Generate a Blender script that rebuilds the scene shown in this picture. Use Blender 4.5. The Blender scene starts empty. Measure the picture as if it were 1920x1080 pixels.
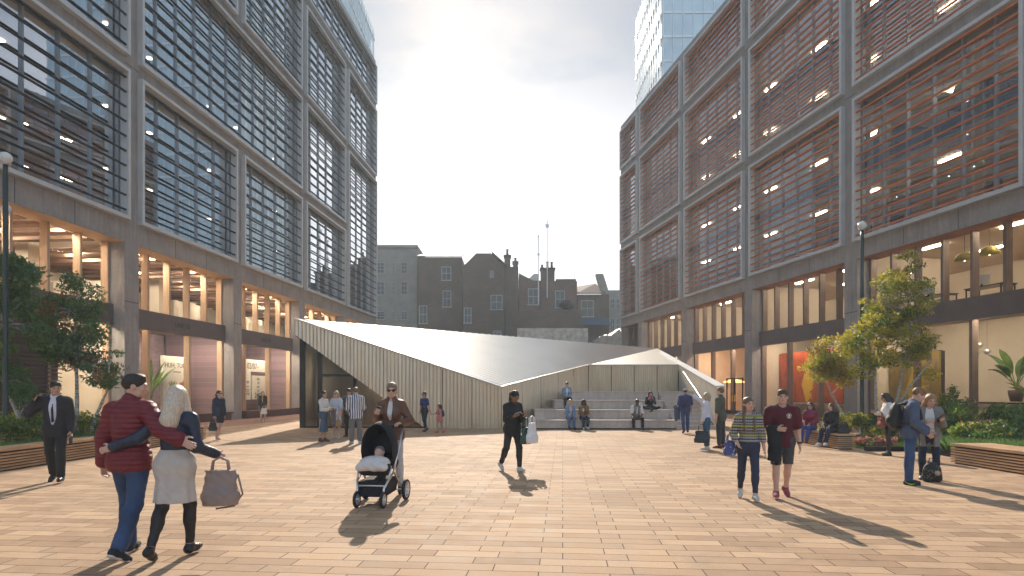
import bpy, math, random
import numpy as np
from mathutils import Vector, Matrix
R = math.radians
random.seed(7)
rng = np.random.default_rng(7)
scn = bpy.context.scene
COL = scn.collection
F, EYE, HZ = 1100.0, 1.62, 733.0
def atx(px, Y): return (px - 960) / F * Y
def gy(py): return F * EYE / (py - HZ)
def zz(py, Y): return EYE + (HZ - py) / F * Y

# ---------------------------------------------------------------- objects
def tag(o, label=None, cat=None, group=None, kind=None):
    if label: o['label'] = label
    if cat: o['category'] = cat
    if group: o['group'] = group
    if kind: o['kind'] = kind
    return o

def empty(name, loc=(0, 0, 0), rz=0.0, label=None, cat=None, group=None):
    o = bpy.data.objects.new(name, None)
    o.empty_display_size = 0.2
    COL.objects.link(o)
    o.location = loc
    o.rotation_euler = (0, 0, rz)
    return tag(o, label, cat, group)

def link(me, name, mat, parent=None, smooth=False):
    o = bpy.data.objects.new(name, me)
    COL.objects.link(o)
    for m in (mat if isinstance(mat, (list, tuple)) else [mat]):
        me.materials.append(m)
    if smooth and len(me.polygons):
        me.polygons.foreach_set('use_smooth', np.ones(len(me.polygons), dtype=bool))
    if parent: o.parent = parent
    return o

def copy_tree(o, parent=None):
    c = o.copy(); COL.objects.link(c); c.parent = parent
    for ch in list(o.children): copy_tree(ch, c)
    return c

class MB:
    def __init__(s): s.v = []; s.f = []; s.m = []; s.cur = 0
    def add(s, vs, fs):
        n = len(s.v); s.v.extend([tuple(map(float, p)) for p in vs])
        for f in fs: s.f.append(tuple(i + n for i in f)); s.m.append(s.cur)
    def box(s, x0, x1, y0, y1, z0, z1):
        if x0 > x1: x0, x1 = x1, x0
        if y0 > y1: y0, y1 = y1, y0
        if z0 > z1: z0, z1 = z1, z0
        s.add([(x0,y0,z0),(x1,y0,z0),(x1,y1,z0),(x0,y1,z0),(x0,y0,z1),(x1,y0,z1),(x1,y1,z1),(x0,y1,z1)],
              [(0,3,2,1),(4,5,6,7),(0,1,5,4),(1,2,6,5),(2,3,7,6),(3,0,4,7)])
    def quad(s, a, b, c, d): s.add([a, b, c, d], [(0, 1, 2, 3)])
    def prism(s, poly, z0, z1):
        n = len(poly)
        s.add([(p[0], p[1], z0) for p in poly] + [(p[0], p[1], z1) for p in poly],
              [tuple(range(n))[::-1], tuple(range(n, 2*n))] + [(i, (i+1) % n, n+(i+1) % n, n+i) for i in range(n)])
    def slab(s, poly, d):
        """closed prism from a planar 3-D polygon swept by vector d"""
        n = len(poly)
        s.add(list(poly) + [tuple(p[i] + d[i] for i in range(3)) for p in poly],
              [tuple(range(n))[::-1], tuple(range(n, 2*n))] + [(i, (i+1) % n, n+(i+1) % n, n+i) for i in range(n)])
    def tube(s, pts, r, n=8, cap=True):
        pts = [Vector(p) for p in pts]
        rs = r if isinstance(r, (list, tuple)) else [r]*len(pts)
        vs = []; fs = []; up = None
        for i, p in enumerate(pts):
            d = (pts[min(i+1, len(pts)-1)] - pts[max(i-1, 0)])
            if d.length < 1e-9: d = Vector((0, 0, 1))
            d.normalize()
            if up is None:
                up = Vector((0, 0, 1)) if abs(d.z) < 0.9 else Vector((1, 0, 0))
            a = d.cross(up)
            if a.length < 1e-6: a = d.cross(Vector((0, 1, 0)))
            a.normalize(); b = a.cross(d).normalized(); up = b
            for k in range(n):
                t = 2*math.pi*k/n
                vs.append(p + a*(rs[i]*math.cos(t)) + b*(rs[i]*math.sin(t)))
        for i in range(len(pts)-1):
            for k in range(n):
                fs.append((i*n+k, i*n+(k+1) % n, (i+1)*n+(k+1) % n, (i+1)*n+k))
        if cap:
            fs.append(tuple(range(n))[::-1]); fs.append(tuple((len(pts)-1)*n+k for k in range(n)))
        s.add(vs, fs)
    def lathe(s, prof, c=(0, 0, 0), n=16, M=None):
        vs = []; fs = []
        for r, z in prof:
            for k in range(n):
                t = 2*math.pi*k/n
                p = Vector((r*math.cos(t), r*math.sin(t), z))
                if M: p = M @ p
                vs.append((p[0]+c[0], p[1]+c[1], p[2]+c[2]))
        for i in range(len(prof)-1):
            for k in range(n):
                fs.append((i*n+k, i*n+(k+1) % n, (i+1)*n+(k+1) % n, (i+1)*n+k))
        if prof[0][0] > 1e-4: fs.append(tuple(range(n))[::-1])
        if prof[-1][0] > 1e-4: fs.append(tuple((len(prof)-1)*n+k for k in range(n)))
        s.add(vs, fs)
    def ell(s, c, r, n=14, m=9, M=None):
        pr = []
        vs = []; fs = []
        for i in range(m+1):
            ph = math.pi*i/m - math.pi/2
            for k in range(n):
                t = 2*math.pi*k/n
                p = Vector((r[0]*math.cos(ph)*math.cos(t), r[1]*math.cos(ph)*math.sin(t), r[2]*math.sin(ph)))
                if M: p = M @ p
                vs.append((p[0]+c[0], p[1]+c[1], p[2]+c[2]))
        for i in range(m):
            for k in range(n):
                fs.append((i*n+k, i*n+(k+1) % n, (i+1)*n+(k+1) % n, (i+1)*n+k))
        s.add(vs, fs)
    def build(s, name, mat, parent=None, smooth=False):
        me = bpy.data.meshes.new(name)
        me.from_pydata(s.v, [], s.f)
        o = link(me, name, mat, parent, smooth)
        if any(s.m): me.polygons.foreach_set('material_index', s.m)
        me.update()
        return o

def box(name, mat, parent, *a):
    b = MB(); b.box(*a); return b.build(name, mat, parent)

# ---------------------------------------------------------------- materials
class NT:
    def __init__(s, name):
        m = bpy.data.materials.new(name); m.use_nodes = True
        s.m = m; s.t = m.node_tree; s.t.nodes.clear()
        s.out = s.n('ShaderNodeOutputMaterial')
    def n(s, typ, **kw):
        nd = s.t.nodes.new(typ)
        for k, v in kw.items(): setattr(nd, k, v)
        return nd
    def l(s, a, b): s.t.links.new(a, b)
    def coord(s, scale=(1, 1, 1), rot=(0, 0, 0), loc=(0, 0, 0), which='Object'):
        tc = s.n('ShaderNodeTexCoord'); mp = s.n('ShaderNodeMapping')
        mp.inputs['Scale'].default_value = scale; mp.inputs['Rotation'].default_value = rot
        mp.inputs['Location'].default_value = loc
        s.l(tc.outputs[which], mp.inputs['Vector']); return mp.outputs['Vector']
    def noise(s, vec, scale, detail=4, rough=.55, dist=0):
        nd = s.n('ShaderNodeTexNoise')
        nd.inputs['Scale'].default_value = scale; nd.inputs['Detail'].default_value = detail
        nd.inputs['Roughness'].default_value = rough; nd.inputs['Distortion'].default_value = dist
        if vec is not None: s.l(vec, nd.inputs['Vector'])
        return nd.outputs['Fac']
    def ramp(s, fac, stops, interp='LINEAR'):
        r = s.n('ShaderNodeValToRGB'); r.color_ramp.interpolation = interp
        el = r.color_ramp.elements
        while len(el) < len(stops): el.new(.5)
        for e, (p, c) in zip(el, stops):
            e.position = p; e.color = (c[0], c[1], c[2], 1) if hasattr(c, '__len__') else (c, c, c, 1)
        s.l(fac, r.inputs['Fac']); return r.outputs['Color']
    def mix(s, fac, a, b, mode='MIX'):
        x = s.n('ShaderNodeMix', data_type='RGBA', blend_type=mode)
        for k, v in ((0, fac), (6, a), (7, b)):
            if hasattr(v, 'is_linked') or hasattr(v, 'links'): s.l(v, x.inputs[k])
            elif hasattr(v, '__len__'): x.inputs[k].default_value = (v[0], v[1], v[2], 1)
            else: x.inputs[k].default_value = v
        return x.outputs[2]
    def math(s, op, a, b=None):
        x = s.n('ShaderNodeMath', operation=op)
        for k, v in ((0, a), (1, b)):
            if v is None: continue
            if hasattr(v, 'links'): s.l(v, x.inputs[k])
            else: x.inputs[k].default_value = v
        return x.outputs[0]
    def bump(s, h, strength=.3, dist=.02):
        b = s.n('ShaderNodeBump'); b.inputs['Strength'].default_value = strength
        b.inputs['Distance'].default_value = dist; s.l(h, b.inputs['Height']); return b.outputs['Normal']
    def bsdf(s, col, rough=.6, metal=0., normal=None, **kw):
        p = s.n('ShaderNodeBsdfPrincipled')
        for k, v in (('Base Color', col), ('Roughness', rough), ('Metallic', metal)):
            if hasattr(v, 'links'): s.l(v, p.inputs[k])
            elif hasattr(v, '__len__'): p.inputs[k].default_value = (v[0], v[1], v[2], 1)
            else: p.inputs[k].default_value = v
        if normal is not None: s.l(normal, p.inputs['Normal'])
        for k, v in kw.items():
            p.inputs[k.replace('_', ' ')].default_value = v
        s.l(p.outputs[0], s.out.inputs['Surface']); return p

def mul(c, f): return tuple(min(1, x*f) for x in c)
_pm = {}
def pm(name, c, rough=.6, metal=0., var=.18, scale=4., bump=.15, bscale=40., stretch=(1, 1, 1), **kw):
    key = (name, c, rough, metal)
    if key in _pm: return _pm[key]
    t = NT(name); v = t.coord(stretch)
    f = t.noise(v, scale, 5)
    col = t.ramp(f, [(.3, mul(c, 1-var)), (.7, mul(c, 1+var))])
    nrm = t.bump(t.noise(v, bscale, 3), bump, .01) if bump else None
    t.bsdf(col, rough, metal, nrm, **kw)
    _pm[key] = t.m
    return t.m

def emat(name, c, s):
    t = NT(name); e = t.n('ShaderNodeEmission')
    e.inputs[0].default_value = (*c, 1); e.inputs[1].default_value = s
    t.l(e.outputs[0], t.out.inputs['Surface']); return t.m

def glassmat(name, tint=(.8, .86, .88), ior=1.5, rough=.01, wav=.0, boost=0.0):
    t = NT(name); v = t.coord()
    fr = t.n('ShaderNodeFresnel'); fr.inputs['IOR'].default_value = ior
    tr = t.n('ShaderNodeBsdfTransparent'); tr.inputs[0].default_value = (*tint, 1)
    gl = t.n('ShaderNodeBsdfAnisotropic'); gl.inputs['Color'].default_value = (.95, .97, 1, 1); gl.inputs['Roughness'].default_value = rough
    if wav:
        nm = t.bump(t.noise(v, .9, 2), wav, .02); t.l(nm, gl.inputs['Normal'])
    fac = t.math('ADD', fr.outputs[0], boost)
    mx = t.n('ShaderNodeMixShader'); t.l(fac, mx.inputs[0]); t.l(tr.outputs[0], mx.inputs[1]); t.l(gl.outputs[0], mx.inputs[2])
    t.l(mx.outputs[0], t.out.inputs['Surface']); return t.m

def concrete(name, c):
    t = NT(name); v = t.coord(); vs = t.coord((3, 3, .35))
    f = t.noise(v, .9, 6, .65); g = t.noise(vs, 2.2, 5, .6); h = t.noise(v, 14, 4)
    col = t.ramp(f, [(.3, mul(c, .82)), (.7, mul(c, 1.12))])
    col = t.mix(.5, col, t.ramp(g, [(.3, .55), (.65, 1.0)]), 'MULTIPLY')
    col = t.mix(.35, col, t.ramp(h, [(.35, .7), (.6, 1.0)]), 'MULTIPLY')
    t.bsdf(col, .8, 0, t.bump(h, .3, .01)); return t.m

M = {}
M['concrete'] = concrete('board marked concrete', (.41, .378, .352))
M['metal_frame'] = pm('pale grey metal', (.62, .63, .62), .45, .2, .06, 2, 0)
M['louvre_dark'] = pm('black louvre metal', (.018, .018, .02), .5, .2, .1, 3, 0)
M['louvre_red'] = pm('terracotta louvre', (.56, .17, .065), .6, 0, .15, 2, .1)
M['mullion_grey'] = pm('grey mullion', (.36, .38, .40), .4, .5, .08, 2, 0)
M['mullion_bronze'] = pm('bronze mullion', (.22, .17, .15), .45, .3, .1, 2, 0)
M['fascia'] = pm('dark bronze fascia', (.18, .142, .13), .45, .3, .1, 1.5, .03)
M['timber_fin'] = pm('pale timber fin', (.55, .38, .25), .55, 0, .15, 3, .1, stretch=(6, 6, .5))
M['soffit_red'] = pm('rust soffit', (.33, .14, .085), .6, 0, .12, 2, .05)
M['glass'] = glassmat('window glass', (.72, .78, .82), 1.9, .012, .05, .22)
M['glass_left'] = glassmat('silvery window glass', (.70, .77, .82), 2.0, .012, .05, .5)
M['glass_clear'] = glassmat('shop glass', (.9, .92, .92), 1.3, .01, .03)
M['ceiling'] = pm('warm ceiling board', (.56, .46, .36), .8, 0, .08, .7, 0)
M['slab'] = pm('slab edge', (.16, .17, .19), .6, 0, .1, 1, 0)
M['cream'] = pm('cream plaster', (.70, .63, .52), .8, 0, .06, .8, .03)
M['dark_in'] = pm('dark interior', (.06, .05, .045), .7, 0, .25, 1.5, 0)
M['black'] = pm('black metal', (.015, .015, .016), .45, .2, .1, 3, 0)
M['white'] = pm('white paint', (.78, .77, .74), .5, 0, .04, 3, 0)
M['steel'] = pm('brushed steel', (.6, .6, .6), .35, .8, .08, 3, 0)
M['light_warm'] = emat('lit warm panel', (1, .83, .63), 140)
M['light_mid'] = emat('lit ceiling strip', (1, .80, .58), 44)
M['light_up'] = emat('lit office strip', (1, .86, .70), 12)
HAZE = 0.0014
def oq(m, ny, s0, s1, y, z0, z1):      # a pane whose normal points to the plaza
    if ny < 0: m.quad((s0, y, z0), (s1, y, z0), (s1, y, z1), (s0, y, z1))
    else: m.quad((s1, y, z0), (s0, y, z0), (s0, y, z1), (s1, y, z1))
# ---------------------------------------------------------------- the two office buildings
def office(name, C, T, ny, pill, rows, roof, frames, nbay, lou, louvre_gap, label, warm):
    """local x runs along the facade toward the viewer, local y*ny points to the plaza"""
    root = empty(name, (C[0], C[1], 0), math.atan2(T[1], T[0]), label, 'office building')
    def bx(m, s0, s1, n0, n1, z0, z1): m.box(s0, s1, ny*n0, ny*n1, z0, z1)
    HW = .42
    cols = []                       # (s0,s1,bay index or None)
    s_prev = 0.
    for k in range(nbay):
        p0 = pill[k] + (HW if k else .3); p1 = pill[k+1] - HW
        cols.append((pill[k] - (HW if k else 0), p0, None, k)); cols.append((p0, p1, k, None))
    cols.append((pill[nbay]-HW, pill[nbay]+HW, None, nbay))
    zs = [(0, 8.0, 'g')]; z = 8.0
    for i, (a, b) in enumerate(rows):
        zs.append((z, a, 'b%d' % i)); zs.append((a, b, i)); z = b
    zs.append((z, roof, 'top'))
    def is_open(ci, zi):
        for (b0, b1, r0, r1) in frames:
            s0 = cols[2*b0+1][0]; s1 = cols[2*b1+1][1]
            z0 = rows[r0][0]; z1 = rows[r1][1]
            if cols[ci][0] >= s0-1e-6 and cols[ci][1] <= s1+1e-6 and zs[zi][0] >= z0-1e-6 and zs[zi][1] <= z1+1e-6: return True
        return zs[zi][2] == 'g' and cols[ci][2] is not None
    m = MB()
    for ci in range(len(cols)):
        for zi in range(len(zs)):
            if not is_open(ci, zi):
                bx(m, cols[ci][0], cols[ci][1], -.75, 0, zs[zi][0], zs[zi][1])
    m.build('concrete_frame', M['concrete'], root)
    # recessed construction joints
    m = MB()
    for ci, c in enumerate(cols):
        if c[2] is None:
            for zz_ in (5.45,) + tuple((rows[i][1] + rows[i+1][0])/2 for i in range(len(rows)-1)):
                bx(m, c[0]+.002, c[1]-.002, -.2, .004, zz_, zz_+.025)
        else:
            for a in (.34, .67):
                s = c[0] + a*(c[1]-c[0])
                bx(m, s, s+.022, -.2, .004, 8.02, rows[0][0]-.14)
    m.build('joint', M['dark_in'], root)
    # framed window bays
    for (b0, b1, r0, r1) in frames:
        s0 = cols[2*b0+1][0]; s1 = cols[2*b1+1][1]; z0 = rows[r0][0]; z1 = rows[r1][1]
        w = MB(); g = .02; t = .075
        bx(w, s0-g-.05, s0+t, -.12, .24, z0-.09, z1+.07); bx(w, s1-t, s1+g+.05, -.12, .24, z0-.09, z1+.07)
        bx(w, s0+t, s1-t, -.12, .24, z1-t, z1+.07); bx(w, s0+t, s1-t, -.12, .24, z0-.09, z0+t)
        win = w.build('window', M['metal_frame'], root)
        w = MB(); n = max(3, int(round((z1-z0)/louvre_gap)))
        for k in range(1, n+1):
            z = z0 + (k-.5)*(z1-z0)/n
            bx(w, s0+t, s1-t, .08, .16, z-.033, z+.033)
        w.build('louvres', lou, win)
        w = MB(); n = max(2, int(round((s1-s0)/1.39)))
        for k in range(0, n+1):
            s = s0 + k*(s1-s0)/n; s = min(max(s, s0+.04), s1-.04)
            bx(w, s-.035, s+.035, -.40, -.22, z0, z1)
        w.build('mullions', M['mullion_grey'], win)
        w = MB()
        oq(w, ny, s0, s1, ny*-.3, z0, z1)
        w.build('pane', M['glass_left'] if ny > 0 else M['glass'], win)
        w = MB(); zc = z0
        for fl in FLOORS:
            if z0+.5 < fl < z1-.5: bx(w, s0+.01, s1-.01, -.48, -.41, fl-.55, fl+.12)
        if w.v: w.build('spandrel', M['slab'], win)
    L = pill[nbay]+HW
    # floors, inner walls
    for fl in (0.12,) + FLOORS:
        if fl > roof-1: continue
        m = MB(); bx(m, .32, L-.3, -9, -.8, fl-.32, fl)
        m.build('floor_slab', M['ceiling'], root)
    m = MB(); bx(m, .32, L-.3, -9.3, -9.02, 0, roof-.1); m.build('back_wall', M['cream'] if warm else M['cream'], root)
    m = MB(); bx(m, 0, .3, -9.3, -.752, 0, roof-.02); m.build('gable_wall', M['concrete'], root); m = MB(); bx(m, L-.3, L, -9.3, -.752, 0, roof-.02); m.build('gable_wall', M['concrete'], root)
    m = MB(); bx(m, .3, L-.3, -9.3, -.752, roof-.5, roof-.05); m.build('roof', M['concrete'], root)
    return root, cols, bx

FLOORS = (5.15, 8.55, 12.7, 15.75, 19.75, 22.75, 26.7, 29.9)
TL = (-95/F, -1.0); TR = (205/F, -1.0)
pillL = [8.33*k for k in range(7)]
rowsL = [(9.0, 15.25), (16.0, 22.35), (23.05, 29.4), (30.2, 33.8)]
framesL = [(0, 0, 0, 1), (0, 0, 2, 2), (0, 1, 3, 3), (1, 1, 0, 0), (1, 1, 1, 1), (1, 1, 2, 2), (2, 2, 0, 0), (2, 3, 1, 1), (2, 2, 2, 2), (2, 2, 3, 3),
           (3, 3, 0, 0), (3, 3, 2, 2), (3, 3, 3, 3)] + [(b, b, r, r) for b in (4, 5) for r in range(4)]
LB, colsL, bxL = office('office_building', (-13.6, 58.6), TL, 1, pillL, rowsL, 34.5, framesL, 6, M['louvre_dark'], .61,
    'grey concrete office block with black horizontal louvres above warm lit shops', 0)
pillR = [0.0] + [4.83 + 8.65*k for k in range(6)]
rowsR = [(8.9, 15.65), (16.4, 23.0), (23.8, 27.5)]
framesR = [(b, b, r, r) for b in range(6) for r in range(3)]
RB, colsR, bxR = office('office_building', (10.95, 59.0), TR, -1, pillR, rowsR, 28.2, framesR, 6, M['louvre_red'], .42,
    'grey concrete office block with rust red horizontal louvres, behind the lawn and the flower bed', 1)

M['ceiling_dark'] = pm('brown slatted ceiling', (.20, .12, .08), .7)
def shopfront(root, bx, s0, s1, ny, fin, fasc, soff, low_every, zsill=.22, skip_low=None):
    f = MB(); bx(f, s0+.004, s1-.004, -.74, -.5, 4.45, 5.33)
    sf = f.build('shopfront', fasc, root)
    m = MB(); n = max(2, int(round((s1-s0)/1.39)))
    for k in range(n+1):
        s = min(max(s0 + k*(s1-s0)/n, s0+.07), s1-.07)
        m = MB(); bx(m, s-.055, s+.055, -.98, -.66, 5.33, 8.0); m.build('fin', fin, sf)
    m = MB()
    for k in range(0, n+1):
        if k % low_every and k != n: continue
        s = min(max(s0 + k*(s1-s0)/n, s0+.07), s1-.07)
        bx(m, s-.065, s+.065, -.92, -.62, zsill, 4.45)
    bx(m, s0, s1, -.9, -.64, .0, zsill)
    m.build('shop_mullions', fin if fin is M['timber_fin'] else M['mullion_bronze'], sf)
    m = MB(); y = ny*-.75
    oq(m, ny, s0, s1, y, 5.33, 8)
    a = s0; b = s1
    if skip_low: b = skip_low
    oq(m, ny, a, b, y, zsill, 4.45)
    m.build('pane', M['glass_clear'], sf)
    m = MB(); bx(m, s0+.003, s1-.003, -1.05, -.02, 7.985, 7.998); m.build('soffit', soff, sf)
    return sf

brick_purple = NT('purple brick'); _v = brick_purple.coord((1, 1, 1), (R(90), 0, 0))
_b = brick_purple.n('ShaderNodeTexBrick'); _b.inputs['Scale'].default_value = 1
_b.inputs['Brick Width'].default_value = .3; _b.inputs['Row Height'].default_value = .1; _b.inputs['Mortar Size'].default_value = .008
_b.inputs['Color1'].default_value = (.26, .17, .19, 1); _b.inputs['Color2'].default_value = (.16, .115, .14, 1); _b.inputs['Mortar'].default_value = (.3, .24, .24, 1)
brick_purple.l(_v, _b.inputs['Vector']); brick_purple.bsdf(_b.outputs['Color'], .8); M['brick_purple'] = brick_purple.m
M['brick_purple_side'] = brick_purple.m.copy(); [setattr(n.inputs['Rotation'], 'default_value', (R(90), 0, R(90))) for n in M['brick_purple_side'].node_tree.nodes if n.type == 'MAPPING']

# left ground floor: lit shops
for k in range(6):
    s0, s1 = colsL[2*k+1][0], colsL[2*k+1][1]
    sf = shopfront(LB, bxL, s0, s1, 1, M['timber_fin'], M['fascia'], M['timber_fin'], 2, .3, (s0+2.4) if k == 4 else None)
    if k == 4:
        m = MB()
        bxL(m, s0+2.55, s1-.01, -.73, -.70, .3, 4.44)
        z = .34
        while z < 4.4:
            m.add([(s0+2.55, -.70, z), (s1-.01, -.70, z), (s1-.01, -.52, z-.05), (s0+2.55, -.52, z-.05), (s0+2.55, -.52, z-.075), (s1-.01, -.52, z-.075), (s1-.01, -.70, z-.03), (s0+2.55, -.70, z-.03)],
                  [(0, 1, 2, 3), (3, 2, 5, 4), (4, 5, 6, 7), (0, 3, 4, 7), (1, 6, 5, 2)])
            z += .155
        m.build('ventilation_louvre', M['fascia'], LB)
    # inner shop wall
    m = MB(); bxL(m, s0+.0, s1-.0, -4.3, -4.15, .12, 4.8); m.build('inner_wall', M['brick_purple'] if k in (2, 3, 1) else M['cream'], LB)
    if k:
        m = MB(); bxL(m, s0-.85, s0-.02, -4.1, -.8, .12, 4.8); m.build('party_wall', M['brick_purple_side'] if k in (2, 3) else M['cream'], LB)
        m = MB(); bxL(m, s0-.7, s0-.15, -5.2, -4.6, 5.16, 8.2); m.build('inner_column', M['cream'], LB)
    m = MB(); s = s0+.3
    while s < s1: bxL(m, s, s+.42, -8.6, -1.1, 7.96, 8.1); s += 1.05
    m.build('ceiling_slats', M['ceiling_dark'], LB)
    m = MB(); bxL(m, s0+2.2, s0+4.6, -6.2, -6.0, 5.16, 7.4); m.build('partition', M['cream'], LB); m = MB(); bxL(m, s0+5.4, s0+7.1, -4.4, -4.2, 5.16, 6.6); m.build('partition', M['cream'], LB)
# right ground floor
for k in range(6):
    s0, s1 = colsR[2*k+1][0], colsR[2*k+1][1]
    shopfront(RB, bxR, s0, s1, -1, M['mullion_bronze'], M['fascia'], M['soffit_red'], 2 if k else 1, .3)
    m = MB(); bxR(m, s0-.84 if k else s0, s0-.02 if k else s0+.1, -5, -.8, .12, 8.2); m.build('party_wall', M['cream'], RB)
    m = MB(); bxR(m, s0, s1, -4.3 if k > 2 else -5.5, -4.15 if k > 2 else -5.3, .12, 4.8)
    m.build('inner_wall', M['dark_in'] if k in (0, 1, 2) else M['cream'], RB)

def strips(root, bx, spots, mat, w=1.5, d=.22):
    first = None
    for (s, n, z) in spots:
        if first is None:
            m = MB(); m.box(-w/2, w/2, -d/2, d/2, -.03, .03); first = m.build('ceiling_light', mat, root); o = first
        else:
            o = first.copy(); COL.objects.link(o)
        ny = 1 if root is LB else -1
        o.parent = root; o.location = (s, ny*n, z)
# shop and mezzanine lamps: left very bright, right calmer
def bays(cols, ks, fr): return [(cols[2*k+1][0] + f*(cols[2*k+1][1]-cols[2*k+1][0]), k) for k in ks for f in fr]
strips(LB, bxL, [(s, n, 8.19) for s, k in bays(colsL, range(6), (.25, .75)) for n in (-1.3, -4.5)], M['light_warm'], 1.3, .24)
strips(LB, bxL, [(s, -1.3, 4.79) for s, k in bays(colsL, range(6), (.25, .75))], M['light_warm'], 1.2, .22)
strips(RB, bxR, [(s, n, 8.19) for s, k in bays(colsR, range(1, 6), (.25, .75)) for n in (-2.2, -5.2)], M['light_mid'], 1.5, .09)
strips(RB, bxR, [(s, -1.25, 4.79) for s, k in bays(colsR, range(1, 6), (.25, .75))], M['light_mid'], 1.6, .25)
for fl in (12.7, 15.75, 19.75, 22.75, 26.7):
    strips(RB, bxR, [(s, -3.2, fl-.36) for s, k in bays(colsR, range(1, 6), (.25, .75))], M['light_mid'], 1.15, .1)
for fl in (12.7, 15.75, 19.75, 22.75, 26.7, 29.9):
    strips(LB, bxL, [(s, -3.4, fl-.36) for s, k in bays(colsL, range(1, 6), (.3, .7))], M['light_up'], .2, .2)

# ---------------------------------------------------------------- glass towers beyond
def tower(x0, x1, y0, y1, h, label):
    o = empty('glass_tower', ((x0+x1)/2, (y0+y1)/2, 0), 0, label, 'glass tower')
    w, d = (x1-x0)/2, (y1-y0)/2
    box('curtain_wall', M['tower_glass'], o, -w, w, -d, d, 0, h)
    m = MB(); z = 3.8
    while z < h:
        m.box(-w-.12, w+.12, -d-.12, -d-.003, z, z+.35); m.box(-w-.12, -w-.003, -d, d, z, z+.35); m.box(w+.003, w+.12, -d, d, z, z+.35); z += 3.8
    x = -w
    while x < w: m.box(x, x+.12, -d-.2, -d-.125, 0, h); x += 1.6
    y = -d+.8
    while y < d: m.box(-w-.2, -w-.125, y, y+.12, 0, h); m.box(w+.125, w+.2, y, y+.12, 0, h); y += 1.6
    m.build('mullions', M['tower_frame'], o)
    return o
M['tower_glass'] = pm('pale blue tower glass', (.62, .76, .84), .15, .2, .25, .12, 0)
M['tower_frame'] = pm('pale tower frame', (.8, .84, .86), .5, .1, .05, 1, 0)
tower(-62, -26.3, 92, 112, 70, 'pale blue glass tower rising behind the black louvred office block')
tower(23.6, 62, 92, 112, 72, 'pale blue glass tower rising behind the red louvred office block')
# ---------------------------------------------------------------- ground
A0 = math.atan(95/F)
def pavers(name, c1, c2, mortar, w=.63, h=.21, off=.34, rough=.78, rot=A0):
    t = NT(name); v = t.coord((1, 1, 1), (0, 0, rot))
    b = t.n('ShaderNodeTexBrick', offset=off, offset_frequency=2)
    for k, x in (('Scale', 1), ('Brick Width', w), ('Row Height', h), ('Mortar Size', .0055), ('Mortar Smooth', .15), ('Bias', 0)):
        b.inputs[k].default_value = x
    b.inputs['Color1'].default_value = (*c1, 1); b.inputs['Color2'].default_value = (*c2, 1); b.inputs['Mortar'].default_value = (*mortar, 1)
    t.l(v, b.inputs['Vector'])
    big = t.noise(v, .25, 4, .6); mid = t.noise(v, 2.6, 6, .7); fine = t.noise(v, 55, 3, .6)
    col = t.mix(.55, b.outputs['Color'], t.ramp(big, [(.3, (.72, .70, .70)), (.68, (1.08, 1.05, 1.0))]), 'MULTIPLY')
    col = t.mix(.55, col, t.ramp(mid, [(.3, .55), (.5, .95), (.66, 1.08)]), 'MULTIPLY')
    col = t.mix(.4, col, t.ramp(fine, [(.3, .72), (.65, 1.05)]), 'MULTIPLY')
    hgt = t.math('ADD', t.math('MULTIPLY', b.outputs['Fac'], -1.0), t.math('MULTIPLY', fine, .22))
    hgt = t.math('ADD', hgt, t.math("MULTIPLY", mid, .25))
    t.bsdf(col, t.ramp(mid, [(.3, rough-.1), (.7, rough+.1)]), 0, t.bump(hgt, .5, .008), Specular_IOR_Level=.2); return t.m
M['plaza'] = pavers('clay plank pavers', (.64, .44, .28), (.44, .285, .18), (.085, .055, .04))
M['apron'] = pavers('pink shop pavers', (.36, .20, .15), (.27, .145, .11), (.09, .05, .04), .21, .105, .5)
M['earth'] = pm('dark soil', (.05, .035, .025), .95, 0, .4, 3, .5)
M['asphalt'] = pm('asphalt', (.06, .06, .06), .9, 0, .2, 3, .3)
m = MB(); m.quad((-260, -60, -.01), (260, -60, -.01), (260, 400, -.01), (-260, 400, -.01))
tag(m.build('ground', M['asphalt']), kind='structure')
m = MB(); m.quad((-24, -20, 0), (30, -20, 0), (30, 62, 0), (-24, 62, 0))
tag(m.build('plaza_paving', M['plaza']), kind='structure')
def Lp(s, n): # left facade point
    l = math.hypot(*TL); tx, ty = TL[0]/l, TL[1]/l
    return (-13.6 + tx*s - ty*n, 58.6 + ty*s + tx*n)
def Rp(s, n):
    l = math.hypot(*TR); tx, ty = TR[0]/l, TR[1]/l
    return (10.95 + tx*s + ty*n, 59 + ty*s - tx*n)
# paved aprons in front of the shops, with a dark drain slot along the edge
def sheet(name, pts, z, mat):
    m = MB(); m.add([(p[0], p[1], z) for p in pts], [tuple(range(len(pts)))]); o = m.build(name, mat); tag(o, kind='structure'); return o
sheet('shop_apron', [Lp(50, -.6), Lp(50, 3.4), Lp(0, 3.4), Lp(0, -.6)], .006, M['apron'])
sheet('shop_apron', [Rp(0, -.6), Rp(0, 4.4), Rp(50, 4.4), Rp(50, -.6)], .006, M['apron'])
sheet('drain_slot', [Lp(50, 3.43), Lp(50, 3.52), Lp(0, 3.52), Lp(0, 3.43)], .006, M['black'])
sheet('drain_slot', [Rp(0, 4.43), Rp(0, 4.52), Rp(50, 4.52), Rp(50, 4.43)], .006, M['black'])

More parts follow.
